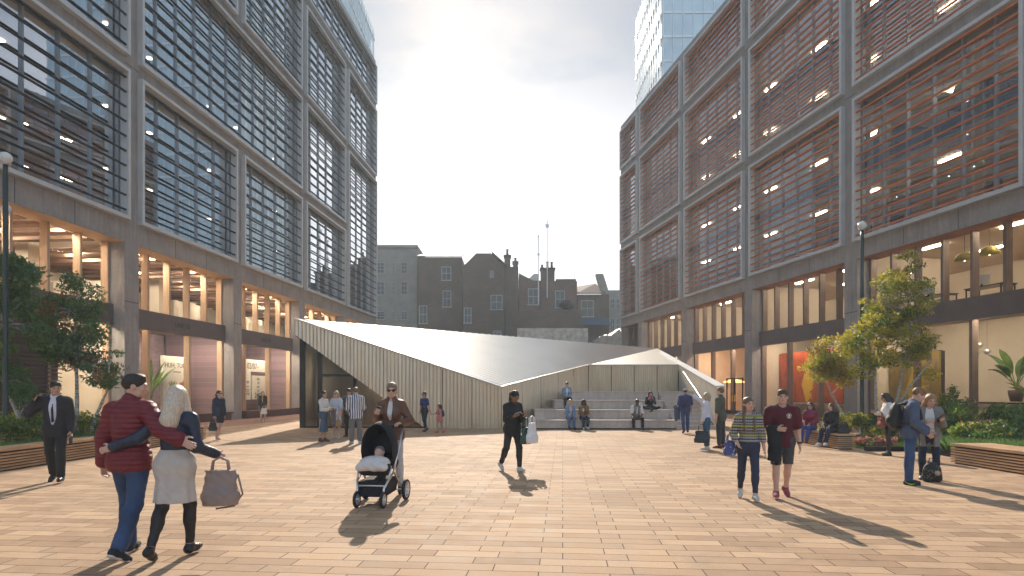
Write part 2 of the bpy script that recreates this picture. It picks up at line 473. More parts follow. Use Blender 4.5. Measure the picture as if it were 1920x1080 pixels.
# ---------------------------------------------------------------- pavilion
t = NT('champagne metal'); v = t.coord((1, 1, .06))
M['champagne'] = None
f = t.noise(v, 7, 4, .6); g = t.noise(t.coord((.35, .35, 1.6)), 1.3, 3)
col = t.ramp(f, [(.3, (.66, .555, .42)), (.7, (.80, .69, .53))])
t.bsdf(col, t.ramp(g, [(.3, .30), (.7, .42)]), .75); M['champagne'] = t.m
t = NT('pale ribbed roof metal'); f = t.noise(t.coord((1, 1, 1)), .6, 4)
t.bsdf(t.ramp(f, [(.3, (.82, .78, .70)), (.7, (.90, .86, .79))]), .4, .8); M['roof_metal'] = t.m
M['stone_pale'] = pm('pale cast stone', (.58, .52, .42), .6, 0, .08, 1.5, .06)
M['step_stone'] = concrete('grey brown step', (.64, .53, .455))
M['glass_dark'] = glassmat('bronze glass', (.55, .53, .52), 1.5, .01, .03)
A = Vector((-.46, 25.3, 1.80)); B = Vector((-9.38, 25.3, 4.75)); Cn = Vector((4.16, 32, 3.05)); D = Vector((9.97, 40.2, 4.54)); Fw = Vector((9.17, 32, 3.05))
PAV = empty('metal_pavilion', (0, 28, 0), 0, 'folded champagne metal pavilion with a bright sloping ribbed roof and glazed corner', 'pavilion')
O0 = Vector((0, 28, 0))
def lp(v): v = Vector(v) - O0; return (v.x, v.y, v.z)
def corrug(name, P0, P1, ztop, zbot, nrm, pitch=.16, amp=.026, mat=None, parent=PAV):
    P0 = Vector(P0); P1 = Vector(P1); L = (P1-P0).length; n = max(4, int(L/pitch*8)); nrm = Vector(nrm).normalized()
    vs = []; fs = []; rowsn = 5
    for i in range(n+1):
        u = i/n; p = P0.lerp(P1, u); off = amp*math.sin(2*math.pi*u*L/pitch) + .006*math.sin(u*L*9.1)
        a, b = zbot(u), ztop(u)
        for j in range(rowsn):
            z = a+(b-a)*j/(rowsn-1)
            w = .012*math.sin(z*2.3+u*L*3.3)
            vs.append(lp((p.x+nrm.x*(off+w), p.y+nrm.y*(off+w), z)))
    for i in range(n):
        for j in range(rowsn-1):
            k = i*rowsn+j; fs.append((k, k+rowsn, k+rowsn+1, k+1))
    m = MB(); m.add(vs, fs); return m.build(name, mat or M['champagne'], parent, True)
# front wall: seven panels with a diagonal lower edge
xs = [-9.38 + 8.92*i/7 for i in range(8)]
def ft(x): return 4.75 + (1.80-4.75)*(x+9.38)/8.92
def fb(x): return max(0.0, 4.06*(1-(x+9.38)/5.66))
for i in range(7):
    a, b = xs[i]+.012, xs[i+1]-.012
    if fb(a) > 0 and fb(b) <= 0:
        c = -9.38+5.66
        corrug('wall_panel', (a, 25.3, 0), (c, 25.3, 0), lambda u, a=a, c=c: ft(a+(c-a)*u), lambda u, a=a, c=c: fb(a+(c-a)*u), (0, -1, 0))
        corrug('wall_panel', (c, 25.3, 0), (b, 25.3, 0), lambda u, b=b, c=c: ft(c+(b-c)*u), lambda u: 0, (0, -1, 0))
    else:
        corrug('wall_panel', (a, 25.3, 0), (b, 25.3, 0), lambda u, a=a, b=b: ft(a+(b-a)*u), lambda u, a=a, b=b: fb(a+(b-a)*u), (0, -1, 0))
m = MB(); m.slab([lp((-9.36, 25.36, 4.0)), lp((-3.72, 25.36, 0.0)), lp((-.5, 25.36, 0)), lp((-.5, 25.36, 1.72)), lp((-9.36, 25.36, 4.66))], (0, .06, 0)); m.build('backing', M['black'], PAV)
# inner diagonal wall
d = (Cn-A); nn = Vector((d.y, -d.x, 0)).normalized()
for i in range(5):
    u0, u1 = i/5+.002, (i+1)/5-.002
    p0 = A.lerp(Cn, u0); p1 = A.lerp(Cn, u1)
    corrug('wall_panel', (p0.x, p0.y, 0), (p1.x, p1.y, 0), lambda u, p0=p0, p1=p1: p0.z+(p1.z-p0.z)*u, lambda u: 0, nn)
m = MB(); b0 = A - nn*.07; b1 = Cn - nn*.07; m.quad(lp((b0.x, b0.y, 0)), lp((b1.x, b1.y, 0)), lp((b1.x, b1.y, b1.z-.05)), lp((b0.x, b0.y, b0.z-.05))); m.build('backing', M['black'], PAV)
for i in range(4):
    u0, u1 = i/4+.003, (i+1)/4-.003
    p0 = Cn.lerp(Fw, u0); p1 = Cn.lerp(Fw, u1)
    corrug('wall_panel', (p0.x, p0.y, 1.5), (p1.x, p1.y, 0), lambda u: 3.03, lambda u: 1.5, (0, -1, 0))
m = MB(); m.quad(lp((4.16, 32.07, 1.5)), lp((9.17, 32.07, 1.5)), lp((9.17, 32.07, 2.98)), lp((4.16, 32.07, 2.98))); m.build('backing', M['black'], PAV)
# ribbed roof: two flat folded planes, the ribs parallel to their front eaves
def ribbed(name, starts, direc, e0, e1, amp, n):
    """ribs leave points of the polyline starts along direc and stop on the line e0-e1"""
    L = [0.]
    for a, b in zip(starts, starts[1:]): L.append(L[-1]+(b-a).length)
    vs = []; fs = []; k = 3
    for i in range(n+1):
        w = L[-1]*i/n; s = max(q for q in range(len(starts)-1) if L[q] <= w+1e-9); P = starts[s].lerp(starts[s+1], (w-L[s])/(L[s+1]-L[s]))
        dx, dy = direc.x, direc.y; ex, ey = e1.x-e0.x, e1.y-e0.y; den = dx*ey-dy*ex
        t_ = ((e0.x-P.x)*ey-(e0.y-P.y)*ex)/den if abs(den) > 1e-9 else 0
        Q = P+direc*max(0, t_); z = amp*(1 if i % 4 in (0, 1) else -1)
        for j in range(k+1):
            x = P.lerp(Q, j/k); vs.append(lp((x.x, x.y, x.z+z)))
    for i in range(n):
        for j in range(k): a = i*(k+1)+j; fs.append((a, a+1, a+k+2, a+k+1))
    m = MB(); m.add(vs, fs); return m.build(name, M['roof_metal'], PAV)
ribbed('roof', [A, Cn, D], B-A, B, D, .009, 240)
ribbed('roof', [Cn, D], Fw-Cn, Fw, D, .006, 80)
m = MB(); m.tube([lp(B+Vector((0, -.03, .0))), lp(A+Vector((0, -.03, .0))), lp(Cn+Vector((.02, -.03, .0)))], .035, 6); m.tube([lp(Cn+Vector((0, -.03, 0))), lp(Fw+Vector((0, -.03, 0)))], .025, 6)
m.build('roof_trim', M['roof_metal'], PAV)
# right flank wall with its broad bright coping
t = lambda a, b, u: a+(b-a)*u
fl = [(8.53, 24.6, 1.80), (8.92, 24.6, 1.80)]; bk = [(8.40, 29.2, 2.88), (8.75, 29.2, 2.88)]
m = MB()
P = [(8.53, 24.6, 0), (8.92, 24.6, 0), (10.0, 40.4, 0), (9.62, 40.4, 0), (8.53, 24.6, 1.80), (8.92, 24.6, 1.80), (10.0, 40.4, 4.5), (9.62, 40.4, 4.5)]
m.add([lp(p) for p in P], [(0, 3, 2, 1), (4, 5, 6, 7), (0, 1, 5, 4), (1, 2, 6, 5), (2, 3, 7, 6), (3, 0, 4, 7)]); m.build('flank_wall', M['stone_pale'], PAV)
m = MB(); P = [(8.51, 24.58, 1.803), (8.94, 24.58, 1.803), (10.02, 40.4, 4.503), (9.60, 40.4, 4.503)]
m.slab([lp(p) for p in P], (0, 0, .045)); m.build('coping', M['white'], PAV)
# back and side shells
m = MB(); m.slab([lp((-9.2, 25.7, 0)), lp((9.6, 39.9, 0)), lp((9.6, 39.9, 4.3)), lp((-9.2, 25.7, 4.5))], (-.05, .1, 0)); m.build('rear_wall', M['champagne'], PAV)
# recessed glazing under the diagonal
m = MB(); gyl = 25.75
def gl(a, b, z0, z1, d=.06): m.box(a, b, gyl-28-d, gyl-28+d, z0, z1)
gl(-9.3, -9.08, 0, 4.05); gl(-8.52, -8.34, .06, 3.9); gl(-6.95, -6.8, .06, 2.85); gl(-5.2, -5.1, .06, 1.6)
gl(-9.08, -8.52, 0, .07); gl(-8.34, -3.7, 0, .06); gl(-8.34, -6.95, 2.25, 2.36); gl(-6.8, -5.2, 2.25, 2.36)
m.build('glazing_frame', M['black'], PAV)
m = MB(); m.quad((-9.3, gyl-28+.02, 0), (-3.6, gyl-28+.02, 0), (-3.6, gyl-28+.02, .2), (-9.3, gyl-28+.02, 4.0)); m.build('glazing', M['glass_dark'], PAV)
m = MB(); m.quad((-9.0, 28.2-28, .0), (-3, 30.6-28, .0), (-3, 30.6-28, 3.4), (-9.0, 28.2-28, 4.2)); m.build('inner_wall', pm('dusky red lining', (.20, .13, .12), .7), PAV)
m = MB(); m.box(-8.3, -7.8, -1.0, -.5, 0, 3.4); m.box(-5.6, -4.95, -.3, .2, 0, 2.6); m.box(-8.8, -8.6, -1.5, -1.2, 0, 3.2); m.build('inner_column', M['white'], PAV)
m = MB(); m.box(-9.3, 3, -2.2, -2.0, .012, .03); m.build('threshold', M['dark_in'], PAV)
m = MB()
for k in range(3): m.box(-7.9+k*.9, -7.2+k*.9, -.6, -.3, 3.05-k*.45, 3.08-k*.45)
m.build('ceiling_light', M['light_up'], PAV)
box('post', M['black'], PAV, 9.0, 9.1, 3.7, 3.85, 1.6, 2.7)

# stepped seating
ST = empty('stepped_seating', (4, 26, 0), 0, 'grey brown stepped seating with a narrow stair, in front of the metal pavilion', 'seating steps')
left = [.6, 1.0, 1.93, 2.8]
def so(x, y): return x-4, y-26
for i in range(4):
    y0 = 24.6+i; y1 = 25.58+i if i < 3 else 29.3
    wl = lambda y: -.36+1.09*(y-25.3)
    m = MB(); x0, x1 = left[i]-4, 6.87-4
    m.box(x0, x1, y0-26, 32.1-26-.002*i, .4*i+.06 if i == 0 else .4*i+.002, .4*i+.355); m.build('seat_riser', M['step_stone'], ST)
    m = MB(); m.box(x0-.02, x1+.02, y0-26-.03, 32.1-26-.002*i-.01, .4*i+.36, .4*i+.398); m.build('seat_top', M['step_stone'], ST)
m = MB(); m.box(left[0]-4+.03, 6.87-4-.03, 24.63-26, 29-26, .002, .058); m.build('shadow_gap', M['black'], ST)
m = MB()
for i in range(10):
    m.box(6.9-4, 8.52-4, 24.62+i*.32-26, 32.1-26, i*.16+.002, (i+1)*.16-.03); m.box(6.9-4, 8.52-4, 24.60+i*.32-26, 32.1-26-.002*i, (i+1)*.16-.029, (i+1)*.16)
m.build('stair_flight', M['step_stone'], ST)
hr = MB(); hr.tube([(8.38, 25.6, 1.15), (8.42, 25.9, 1.2), (8.42, 28.8, 2.55), (8.4, 28.9, 2.5)], .024, 8)
for y in (26.2, 27.4, 28.5): hr.tube([(8.42, y, 1.2+(y-25.9)*.4655), (8.52, y, 1.12+(y-25.9)*.4655)], .014, 6)
tag(hr.build('handrail', M['steel'], None, True), 'pale steel handrail on the slanted wall beside the narrow stair', 'handrail')

# ---------------------------------------------------------------- houses beyond
def brickmat(name, c1, c2):
    t = NT(name); v = t.coord((1, 1, 1), (R(90), 0, 0)); b = t.n('ShaderNodeTexBrick')
    for k, x in (('Scale', 1), ('Brick Width', .45), ('Row Height', .15), ('Mortar Size', .012)): b.inputs[k].default_value = x
    b.inputs['Color1'].default_value = (*c1, 1); b.inputs['Color2'].default_value = (*c2, 1); b.inputs['Mortar'].default_value = (.2, .18, .16, 1)
    t.l(v, b.inputs['Vector']); n = t.noise(v, .5, 5, .65)
    t.bsdf(t.mix(.7, b.outputs['Color'], t.ramp(n, [(.3, .45), (.7, 1.1)]), 'MULTIPLY'), .85); return t.m
M['brick_brown'] = brickmat('sooty brown brick', (.15, .10, .075), (.10, .07, .055))
M['brick_red'] = brickmat('dull red brick', (.19, .10, .075), (.13, .075, .06))
M['brick_grey'] = pm('weathered render', (.30, .28, .25), .8, 0, .2, .8, .1)
M['tile'] = pm('roof tile', (.20, .13, .10), .8, 0, .25, 6, .3)
M['slate'] = pm('slate', (.10, .10, .11), .6, 0, .2, 3, .2)
M['dark_glass'] = pm('old window glass', (.10, .115, .125), .06, 0, .4, 1.2, 0)
M['old_frame'] = pm('weathered frame', (.42, .41, .39), .6)
HY = 84.0
def hx(px): return atx(px, HY)
def hz(py): return zz(py, HY)
def house(name, x0, x1, ytop, mat, wins, label, depth=9, roof=None, y=HY, cat='house', bars=(1, 1), frame=None):
    X0, X1 = atx(x0, y), atx(x1, y); Z = zz(ytop, y); cx = (X0+X1)/2
    o = empty(name, (cx, y, 0), 0, label, cat)
    m = MB(); m.box(X0-cx, X1-cx, 0, depth, 0, Z); m.build('wall', mat, o)
    for (a, b, c, d) in wins:
        wa, wb, zc, zd = atx(a, y)-cx, atx(b, y)-cx, zz(d, y), zz(c, y)
        f = MB(); e = .09
        f.box(wa, wa+e, -.06, -.002, zc, zd); f.box(wb-e, wb, -.06, -.002, zc, zd); f.box(wa+e, wb-e, -.06, -.002, zd-e, zd); f.box(wa-.1, wb+.1, -.14, -.002, zc-.12, zc)
        for k in range(1, bars[0]+1): xx = wa+(wb-wa)*k/(bars[0]+1); f.box(xx-.025, xx+.025, -.05, -.022, zc, zd-e)
        for k in range(1, bars[1]+1): zq = zc+(zd-zc)*k/(bars[1]+1); f.box(wa+e, wb-e, -.055, -.022, zq-.035, zq+.035)
        w = f.build('window', frame or M['old_frame'], o)
        f = MB(); f.box(wa+e, wb-e, -.02, -.003, zc, zd-e); f.build('pane', M['dark_glass'], w)
    return o, X0-cx, X1-cx, Z
gw = [(a, b, c, d) for (c, d) in ((492, 512), (528, 552), (584, 598)) for (a, b) in ((706, 721), (735, 741), (752, 764))]
o, a, b, Z = house('apartment_block', 698, 782, 465, M['brick_grey'], gw, 'grey flat roofed apartment block beyond the left end of the pavilion roof', y=88, cat='apartment block', bars=(1, 2))
m = MB(); m.box(a-.2, b+.1, -.3, 9.2, Z+.002, Z+.4); m.build('roof', M['brick_grey'], o)
o, a, b, Z = house('brick_house', 783, 866, 482, M['brick_brown'], [(766+20, 787+14, 573, 606), (830, 846, 545, 575), (828, 846, 500, 525)], 'dark brick house between the grey flat roofed block and the gabled brick house', y=85)
m = MB(); m.slab([(a-.1, -.3, Z+.003), (b, -.3, Z+.003), (b, 4.5, Z+1.3), (a-.1, 4.5, Z+1.3)], (0, 0, .15)); m.build('roof', M['slate'], o)
# gabled house
o, a, b, Z = house('brick_house', 868, 972, 500, M['brick_brown'], [(864+6, 884, 577, 605), (919, 925, 508, 519), (920, 942, 553, 580), (925, 940, 620, 628)], 'tall gabled dark brick house with two thick chimney stacks, nearest the masts', y=HY)
zg = hz(475); cx = (hx(868)+hx(972))/2
m = MB(); m.slab([(hx(868)-cx, -.02, Z+.002), (hx(948)-cx, -.02, Z+.002), (hx(920)-cx, -.02, zg), (hx(893)-cx, -.02, zg)], (0, 8, 0)); m.build('gable', M['brick_brown'], o)
m = MB(); m.slab([(hx(922)-cx, -.25, zg+.05), (hx(950)-cx, -.25, Z+.05), (hx(950)-cx, 8, Z+.05), (hx(922)-cx, 8, zg+.05)], (0.05, 0, .16)); m.build('roof', M['slate'], o)
def chimney(o, cx, x0, x1, y0, y1, pots, mat=M['brick_brown'], yy=1.0):
    m = MB(); m.box(hx(x0)-cx, hx(x1)-cx, yy, yy+1.4, hz(y1), hz(y0)); m.box(hx(x0)-cx-.12, hx(x1)-cx+.12, yy-.1, yy+1.5, hz(y0)+.002, hz(y0)+.25)
    ch = m.build('chimney', mat, o)
    for (px, h) in pots:
        m = MB(); m.lathe([(.19, 0), (.16, h*.8), (.21, h*.83), (.2, h)], (hx(px)-cx, yy+.7, hz(y0)+.26), 10); m.build('chimney_pot', M['tile'], ch, True)
    return ch
chimney(o, cx, 945.5, 957, 478, 501, [(951, .95)]); chimney(o, cx, 962, 971, 490, 502, [(966.5, .6)])
m = MB(); m.tube([(hx(947)-cx, -.1, 0), (hx(947)-cx, -.1, Z)], .07, 6); m.build('drainpipe', M['black'], o)
# row with chimney stack
o, a, b, Z = house('brick_house', 973, 1013, 526, M['brick_red'], [(990, 1010, 541, 571)], 'low dull brick house with a white rooftop dormer, left of the pot topped chimney stack')
cx = (hx(973)+hx(1013))/2
m = MB(); m.slab([(hx(973)-cx, 0, Z+.003), (hx(1000)-cx, 0, Z+.003), (hx(973)-cx, 0, hz(512))], (0, 6, 0)); m.build('gable', M['brick_brown'], o)
m = MB(); m.slab([(hx(990)-cx, 2, Z+.002), (hx(1012)-cx, 2, Z+.002), (hx(1012)-cx, 2, hz(508)), (hx(1002)-cx, 2, hz(508)), (hx(990)-cx, 2, hz(519))], (0, 3, 0)); m.build('dormer', M['white'], o)
o, a, b, Z = house('brick_house', 1013.5, 1082, 527, M['brick_red'], [(1041, 1059, 545, 577)], 'dull brick house under a broad chimney stack topped by three pots'); cx = (hx(1013.5)+hx(1082))/2
chimney(o, cx, 1014, 1040, 505, 528, [(1017, .55), (1027, 1.0), (1035, .95)], M['brick_brown'], .02)
m = MB(); m.box(hx(1042)-cx, hx(1080)-cx, -.1, .4, Z+.002, Z+.28); m.build('parapet', M['brick_brown'], o)
m = MB(); m.lathe([(.01, 0), (.9, .3), (1.0, .7), (.6, 1.2), (.01, 1.3)], (hx(1060)-cx, -1.2, hz(582)), 10); m.build('tank_cover', M['black'], o, True)
o, a, b, Z = house('brick_house', 1083, 1142, 552, M['brick_brown'], [(1089.5, 1113, 563, 593)], 'brick house with a tiled roof and leaning end chimney above a blue awning'); cx = (hx(1083)+hx(1142))/2
m = MB(); m.slab([(a-.1, -.3, Z+.003), (b-.5, -.3, Z+.003), (hx(1124)-cx, 4, hz(524)), (a-.1, 4, hz(531))], (0, 0, .16)); m.build('roof', M['tile'], o)
m = MB(); m.slab([(hx(1119)-cx, .5, hz(512)), (hx(1132)-cx, .5, hz(512)), (hx(1141)-cx, .5, hz(540)), (hx(1141)-cx, .5, Z+.003), (hx(1132)-cx, .5, Z+.003), (hx(1122)-cx, .5, hz(524))], (0, 1.2, 0)); m.build('chimney', M['brick_grey'], o)
m = MB(); m.slab([(hx(1089)-cx, -.01, hz(597)), (hx(1139)-cx, -.01, hz(597)), (hx(1143)-cx, -1.6, hz(612)), (hx(1089)-cx, -1.6, hz(612))], (0, 0, .08)); m.build('awning', pm('faded blue awning', (.045, .085, .12), .7), o)
o, a, b, Z = house('apartment_block', 1139, 1190, 544, M['brick_grey'], [(1144, 1153, 560, 578), (1155, 1163, 560, 578), (1144, 1153, 597, 620), (1155, 1163, 597, 620)], 'grey block with white framed windows squeezed against the red louvred office', y=92, cat='apartment block', bars=(1, 1))
# lower walls and clutter
m = MB(); m.box(hx(969), hx(1089), 76, 76.3, 0, zz(614, 76)-.1); o = m.build('yard_wall', pm('pale scrawled render', (.50, .47, .42), .85, 0, .35, 1.8, .2)); tag(o, 'long pale rendered yard wall streaked with scrawled paint', 'wall')
m = MB(); m.box(hx(963), hx(1083), 79, 79.3, 0, zz(582, 79)); o = m.build('yard_wall', M['brick_brown']); tag(o, 'tall dark brick yard wall standing behind the pale scrawled one', 'wall')
def tarp():
    m = MB(); n = 16; vs = []; fs = []
    for i in range(n+1):
        for j in range(9):
            u = i/n; w = j/8
            x = atx(1116, 70)+u*4.2; y = 70+w*4
            z = zz(640, 70) + (zz(617, 70)-zz(640, 70))*min(1, u*1.5)*(.75+.25*math.sin(w*3.1)) + .25*rng.random()*(0 < i < n) + .5*math.sin(u*9)*.3
            vs.append((x, y, z))
    for i in range(n):
        for j in range(8): fs.append((i*9+j, (i+1)*9+j, (i+1)*9+j+1, i*9+j+1))
    k = len(vs); m.add(vs, fs)
    for i in range(n):
        a = vs[i*9]; b = vs[(i+1)*9]; m.quad((a[0], a[1], 0), (b[0], b[1], 0), b, a)
    a = [vs[j] for j in range(9)]
    for j in range(8): m.quad((a[j+1][0], a[j+1][1], 0), (a[j][0], a[j][1], 0), a[j], a[j+1])
    m.v = [tuple(q) for q in m.v]
    return m.build('shed_canopy', pm('grey tarpaulin', (.22, .22, .21), .5, 0, .3, 2, .6, 3), None, False)
tag(tarp(), 'crumpled grey tarpaulin shed cover beside the end of the red louvred office', 'shed cover')
def mast(px, y0, y1, r, label, dish):
    X = hx(px); o = empty('roof_mast', (X, HY-.6, 0), 0, label, 'mast')
    m = MB(); m.tube([(0, 0, hz(y1)), (0, 0, hz(y0))], r, 6); m.build('pole', M['steel'], o)
    m = MB()
    if dish: m.box(-.25, .25, -.05, .05, hz(y0)-1.0, hz(y0)-.6); m.tube([(-.4, 0, hz(y0)-.5), (.4, 0, hz(y0)-.5)], .05, 5); m.tube([(0, 0, hz(y0)), (.05, 0, hz(y0)+.7)], .03, 5)
    else: m.box(-.12, .12, -.05, .05, hz(y0)-.3, hz(y0)); m.box(-.15, .2, -.1, .1, hz(481), hz(477))
    m.build('aerial', M['steel'], o)
mast(1009, 443, 571, .075, 'thin pale roof mast with a plain tip, left of the mast with the aerial', 0)
mast(1025.5, 416, 560, .065, 'taller thin roof mast topped by a small aerial', 1)
m = MB(); m.tube([(0, 0, hz(524)), (0, 0, hz(502)), (-.55, 0, hz(501)), (-.75, 0, hz(503))], .04, 5); o = m.build('aerial_pole', M['steel']); o.location = (hx(1080), HY+2, 0)
tag(o, 'short hooked aerial pole on the brick parapet', 'aerial')

# ---------------------------------------------------------------- lamps, benches
def lamp(X, Y, H, label, r=.06, gr=.15):
    o = empty('street_lamp', (X, Y, 0), 0, label, 'street lamp', 'globe street lamps')
    m = MB(); m.lathe([(r*2.0, 0), (r*2.0, .03), (r*1.2, .06), (r*1.15, .9), (r, .95), (r, H-.3), (r*.9, H-.28), (r*.9, H-.02)], n=14); m.build('pole', pm('dark green grey lamp metal', (.05, .062, .06), .35, .7, .1, 3, 0), o, True)
    m = MB(); m.ell((0, 0, H+gr*.85), (gr, gr, gr), 18, 12); m.build('globe', pm('milky globe', (.72, .72, .68), .25, 0, .03, 2, 0), o, True)
    m = MB(); m.lathe([(gr*.55, 0), (gr*.75, .05), (gr*.7, .08)], (0, 0, H-.05), 14); m.build('collar', M['steel'], o, True)
lamp(-12.95, 15.0, 7.45, 'tall globe lamp nearest the seated edge of the left planter, taller in view')
lamp(-16.55, 19.2, 7.45, 'globe lamp close to the black louvred office, half hidden behind another lamp')
lamp(12.95, 21.7, 7.6, 'tall slim globe lamp standing in the lawn in front of the red louvred office', .065, .16)
M['slat'] = pm('warm bench timber', (.50, .30, .165), .55, 0, .25, 2.5, .15, stretch=(1, 1, 6))
def bench(x0, x1, y0, y1, h, label, n=6, group='slatted timber benches'):
    cx, cy = (x0+x1)/2, (y0+y1)/2
    o = empty('timber_bench', (cx, cy, 0), 0, label, 'bench', group)
    a, b, c, d = x0-cx, x1-cx, y0-cy, y1-cy
    m = MB(); m.box(a, b, c, d, h-.055, h); m.build('seat', M['slat'], o)
    m = MB(); p = (h-.1)/n
    for i in range(n):
        z = .03+i*p; m.box(a+.01, b-.01, c+.01, d-.01, z, z+p*.58)
    m.build('slats', M['slat'], o)
    m = MB(); m.box(a+.07, b-.07, c+.07, d-.07, .0, h-.056); m.build('core', M['black'], o)
    return o
bench(-10.75, -10.2, 10.0, 19.6, .46, 'long slatted timber bench edging the left planter, behind the man in the suit')
bench(9.0, 9.5, 16.2, 19.6, .43, 'slatted timber bench carrying the two seated women, beside the pink flowers')
bench(9.85, 10.75, 8.6, 13.2, .45, 'large slatted timber bench in the foreground, nearest the shaggy green shrubs')
bench(15.2, 16.1, 16.2, 18.6, .45, 'timber bench set back against the shop front, behind the tall shrubs')
for k, nm in ((2, 'low dark timber ledge under the lit poster window'), (3, 'low dark timber ledge below the potted palm window')):
    s0, s1 = colsL[2*k+1][:2]
    m = MB(); m.box(-(s1-s0)/2+.3, (s1-s0)/2-.1, -.3, .3, .36, .44); m.box(-(s1-s0)/2+.4, (s1-s0)/2-.2, -.2, .2, 0, .359)
    o = m.build('window_ledge', pm('dark red timber', (.13, .06, .045), .5)); p = Lp((s0+s1)/2, .0 if k == 2 else -.1)
    o.location = (*p, .008); o.rotation_euler = (0, 0, math.atan2(TL[1], TL[0])); tag(o, nm, 'ledge')
# ---------------------------------------------------------------- things inside the lit windows
AL = math.atan2(TL[1], TL[0]); AR = math.atan2(TR[1], TR[0])
INK = pm('dark ink', (.03, .028, .026), .7, 0, .05, 5, 0)
def text(body, size, loc, rot, parent, mat=INK, name='lettering', ex=.004, al='CENTER'):
    c = bpy.data.curves.new(name, 'FONT'); c.body = body; c.size = size; c.extrude = ex; c.align_x = al
    o = bpy.data.objects.new(name, c); me = bpy.data.meshes.new_from_object(o); bpy.data.objects.remove(o); me.name = name; me.materials.clear()
    o = link(me, name, mat); o.location = loc; o.rotation_euler = rot
    if parent: o.parent = parent
    return o
FL = (R(90), 0, R(180)); FR = (R(90), 0, 0)
for k, s in ((3, 'UNIT 02'), (2, 'UNIT 03')):
    s0, s1 = colsL[2*k+1][:2]; text(s, .34, ((s0+s1)/2, -.497, 4.78), FL, LB, M['dark_in'])
paper = pm('cream poster board', (.70, .65, .56), .7, 0, .04, 2, 0)
p = Lp(27.6, -1.9); o = empty('poster_board', (*p, .3), AL, 'tall cream poster board headed HUH. TUCK with a painted bird', 'poster')
box('board', paper, o, -1.1, 1.1, -.12, 0, .25, 3.15)
text('HUH. TUCK', .36, (0, .004, 2.55), FL, o); text('KITCHEN & BAR', .09, (0, .004, 2.3), FL, o)
m = MB(); m.ell((-.35, .01, 1.55), (.34, .02, .24), 20, 8, Matrix.Rotation(R(25), 3, 'Y')); m.ell((-.62, .01, 1.78), (.13, .02, .16), 16, 8, Matrix.Rotation(R(20), 3, 'Y')); m.build('bird', pm('painted russet', (.40, .13, .05), .7, 0, .4, 9, 0), o, True)
m = MB(); m.ell((-.70, .012, 1.97), (.09, .022, .1), 12, 8); m.build('bird_head', pm('painted teal', (.02, .05, .06), .6), o, True)
m = MB()
for i in range(5): m.ell((.12+i*.1, .008, 1.62+.05*(i % 2)), (.05, .012, .22), 10, 6, Matrix.Rotation(R(-40+i*18), 3, 'Y'))
m.build('leaves', pm('painted green', (.14, .24, .03), .7), o, True)
p = Lp(19.3, -1.9); o = empty('poster_board', (*p, .3), AL, 'white dated poster board reading 02/07 and 24/07 in bold figures', 'poster')
m = MB(); m.box(-1.6, 1.6, -.1, 0, 2.6, 3.4); m.box(.85, 1.6, -.1, 0, .75, 2.599); m.box(-1.6, .6, -.1, 0, .75, 2.35); m.build('board', paper, o)
text('02/07\u2013', .55, (.55, .004, 2.78), FL, o); text('2014', .5, (1.05, .004, 1.5), (R(90), R(-90), R(180)), o); text('24/07', .5, (-.2, .004, .85), FL, o)
text('the\nof\nart\nis\nto\nday', .26, (-.1, .004, 2.05), FL, o)
# abstract paintings on the right
def painting(name, base, c2, hot, rot):
    t = NT(name); v = t.coord(); n = t.noise(t.coord((1, 1, .45)), 1.5, 6, .65, .8); d = t.noise(v, 5, 5, .7, 1.5)
    col = t.ramp(n, [(.3, c2), (.45, base), (.62, mul(base, .5)), (.75, c2)])
    sep = t.n('ShaderNodeSeparateXYZ'); t.l(v, sep.inputs[0])
    dx = t.math('ABSOLUTE', t.math('ADD', t.math('ADD', sep.outputs[0], 1.1 if rot > 1.8 else .3), t.math('MULTIPLY', d, -.9))); 
    blob = t.math('SUBTRACT', t.math('ADD', t.math('MULTIPLY', d, .9), .05), t.math('ADD', t.math('MULTIPLY', dx, .9), t.math('MULTIPLY', t.math('ABSOLUTE', t.math('SUBTRACT', sep.outputs[2], rot)), .32)))
    col = t.mix(t.ramp(blob, [(.0, 0), (.08, 1)]), col, hot); t.bsdf(col, .55, 0, t.bump(d, .3, .02)); return t.m
def art(s0, s1, z0, z1, n, mat, label):
    p = Rp((s0+s1)/2, n); o = empty('painting', (*p, 0), AR, label, 'painting'); w = (s1-s0)/2
    box('canvas', mat, o, -w, w, -.0, .1, z0, z1); m = MB(); m.box(-w-.03, w+.03, .101, .14, z0-.03, z1+.03); m.box(-w, -w+.08, .14, .3, .1, z1); m.box(w-.08, w, .14, .3, .1, z1); m.build('backing', M['dark_in'], o); return o
art(22.7, 29.2, .95, 3.95, -1.8, painting('orange abstract', (.50, .10, .03), (.30, .07, .035), (.85, .55, .06), 2.0), 'huge orange abstract painting with a yellow burst, behind the shop glass')
art(31.3, 34.0, .9, 3.4, -1.7, painting('yellow abstract', (.34, .24, .06), (.12, .12, .12), (.68, .45, .04), 1.7), 'yellow and grey abstract painting beside the cream wall')
p = Rp(36.6, -2.2); o = empty('shop_counter', (*p, 0), AR, 'long cream counter in the shop carrying a large dark plant', 'counter'); box('counter_body', M['cream'], o, -2.3, 2.0, -.3, .3, .13, 1.1); box('counter_top', M['dark_in'], o, -2.35, 2.05, -.35, .35, 1.102, 1.16)
p = Rp(26.5, -.95); o = empty('cafe_table', (*p, .12), AR, 'pale topped cafe table in front of the orange painting', 'table'); box('table_top', M['cream'], o, -.9, .9, -.3, .3, .78, .82)
m = MB()
for x in (-.8, .8):
    for y in (-.22, .22): m.tube([(x, y, 0), (x*.9, y*.8, .779)], .014, 6)
m.build('legs', M['timber_fin'], o)
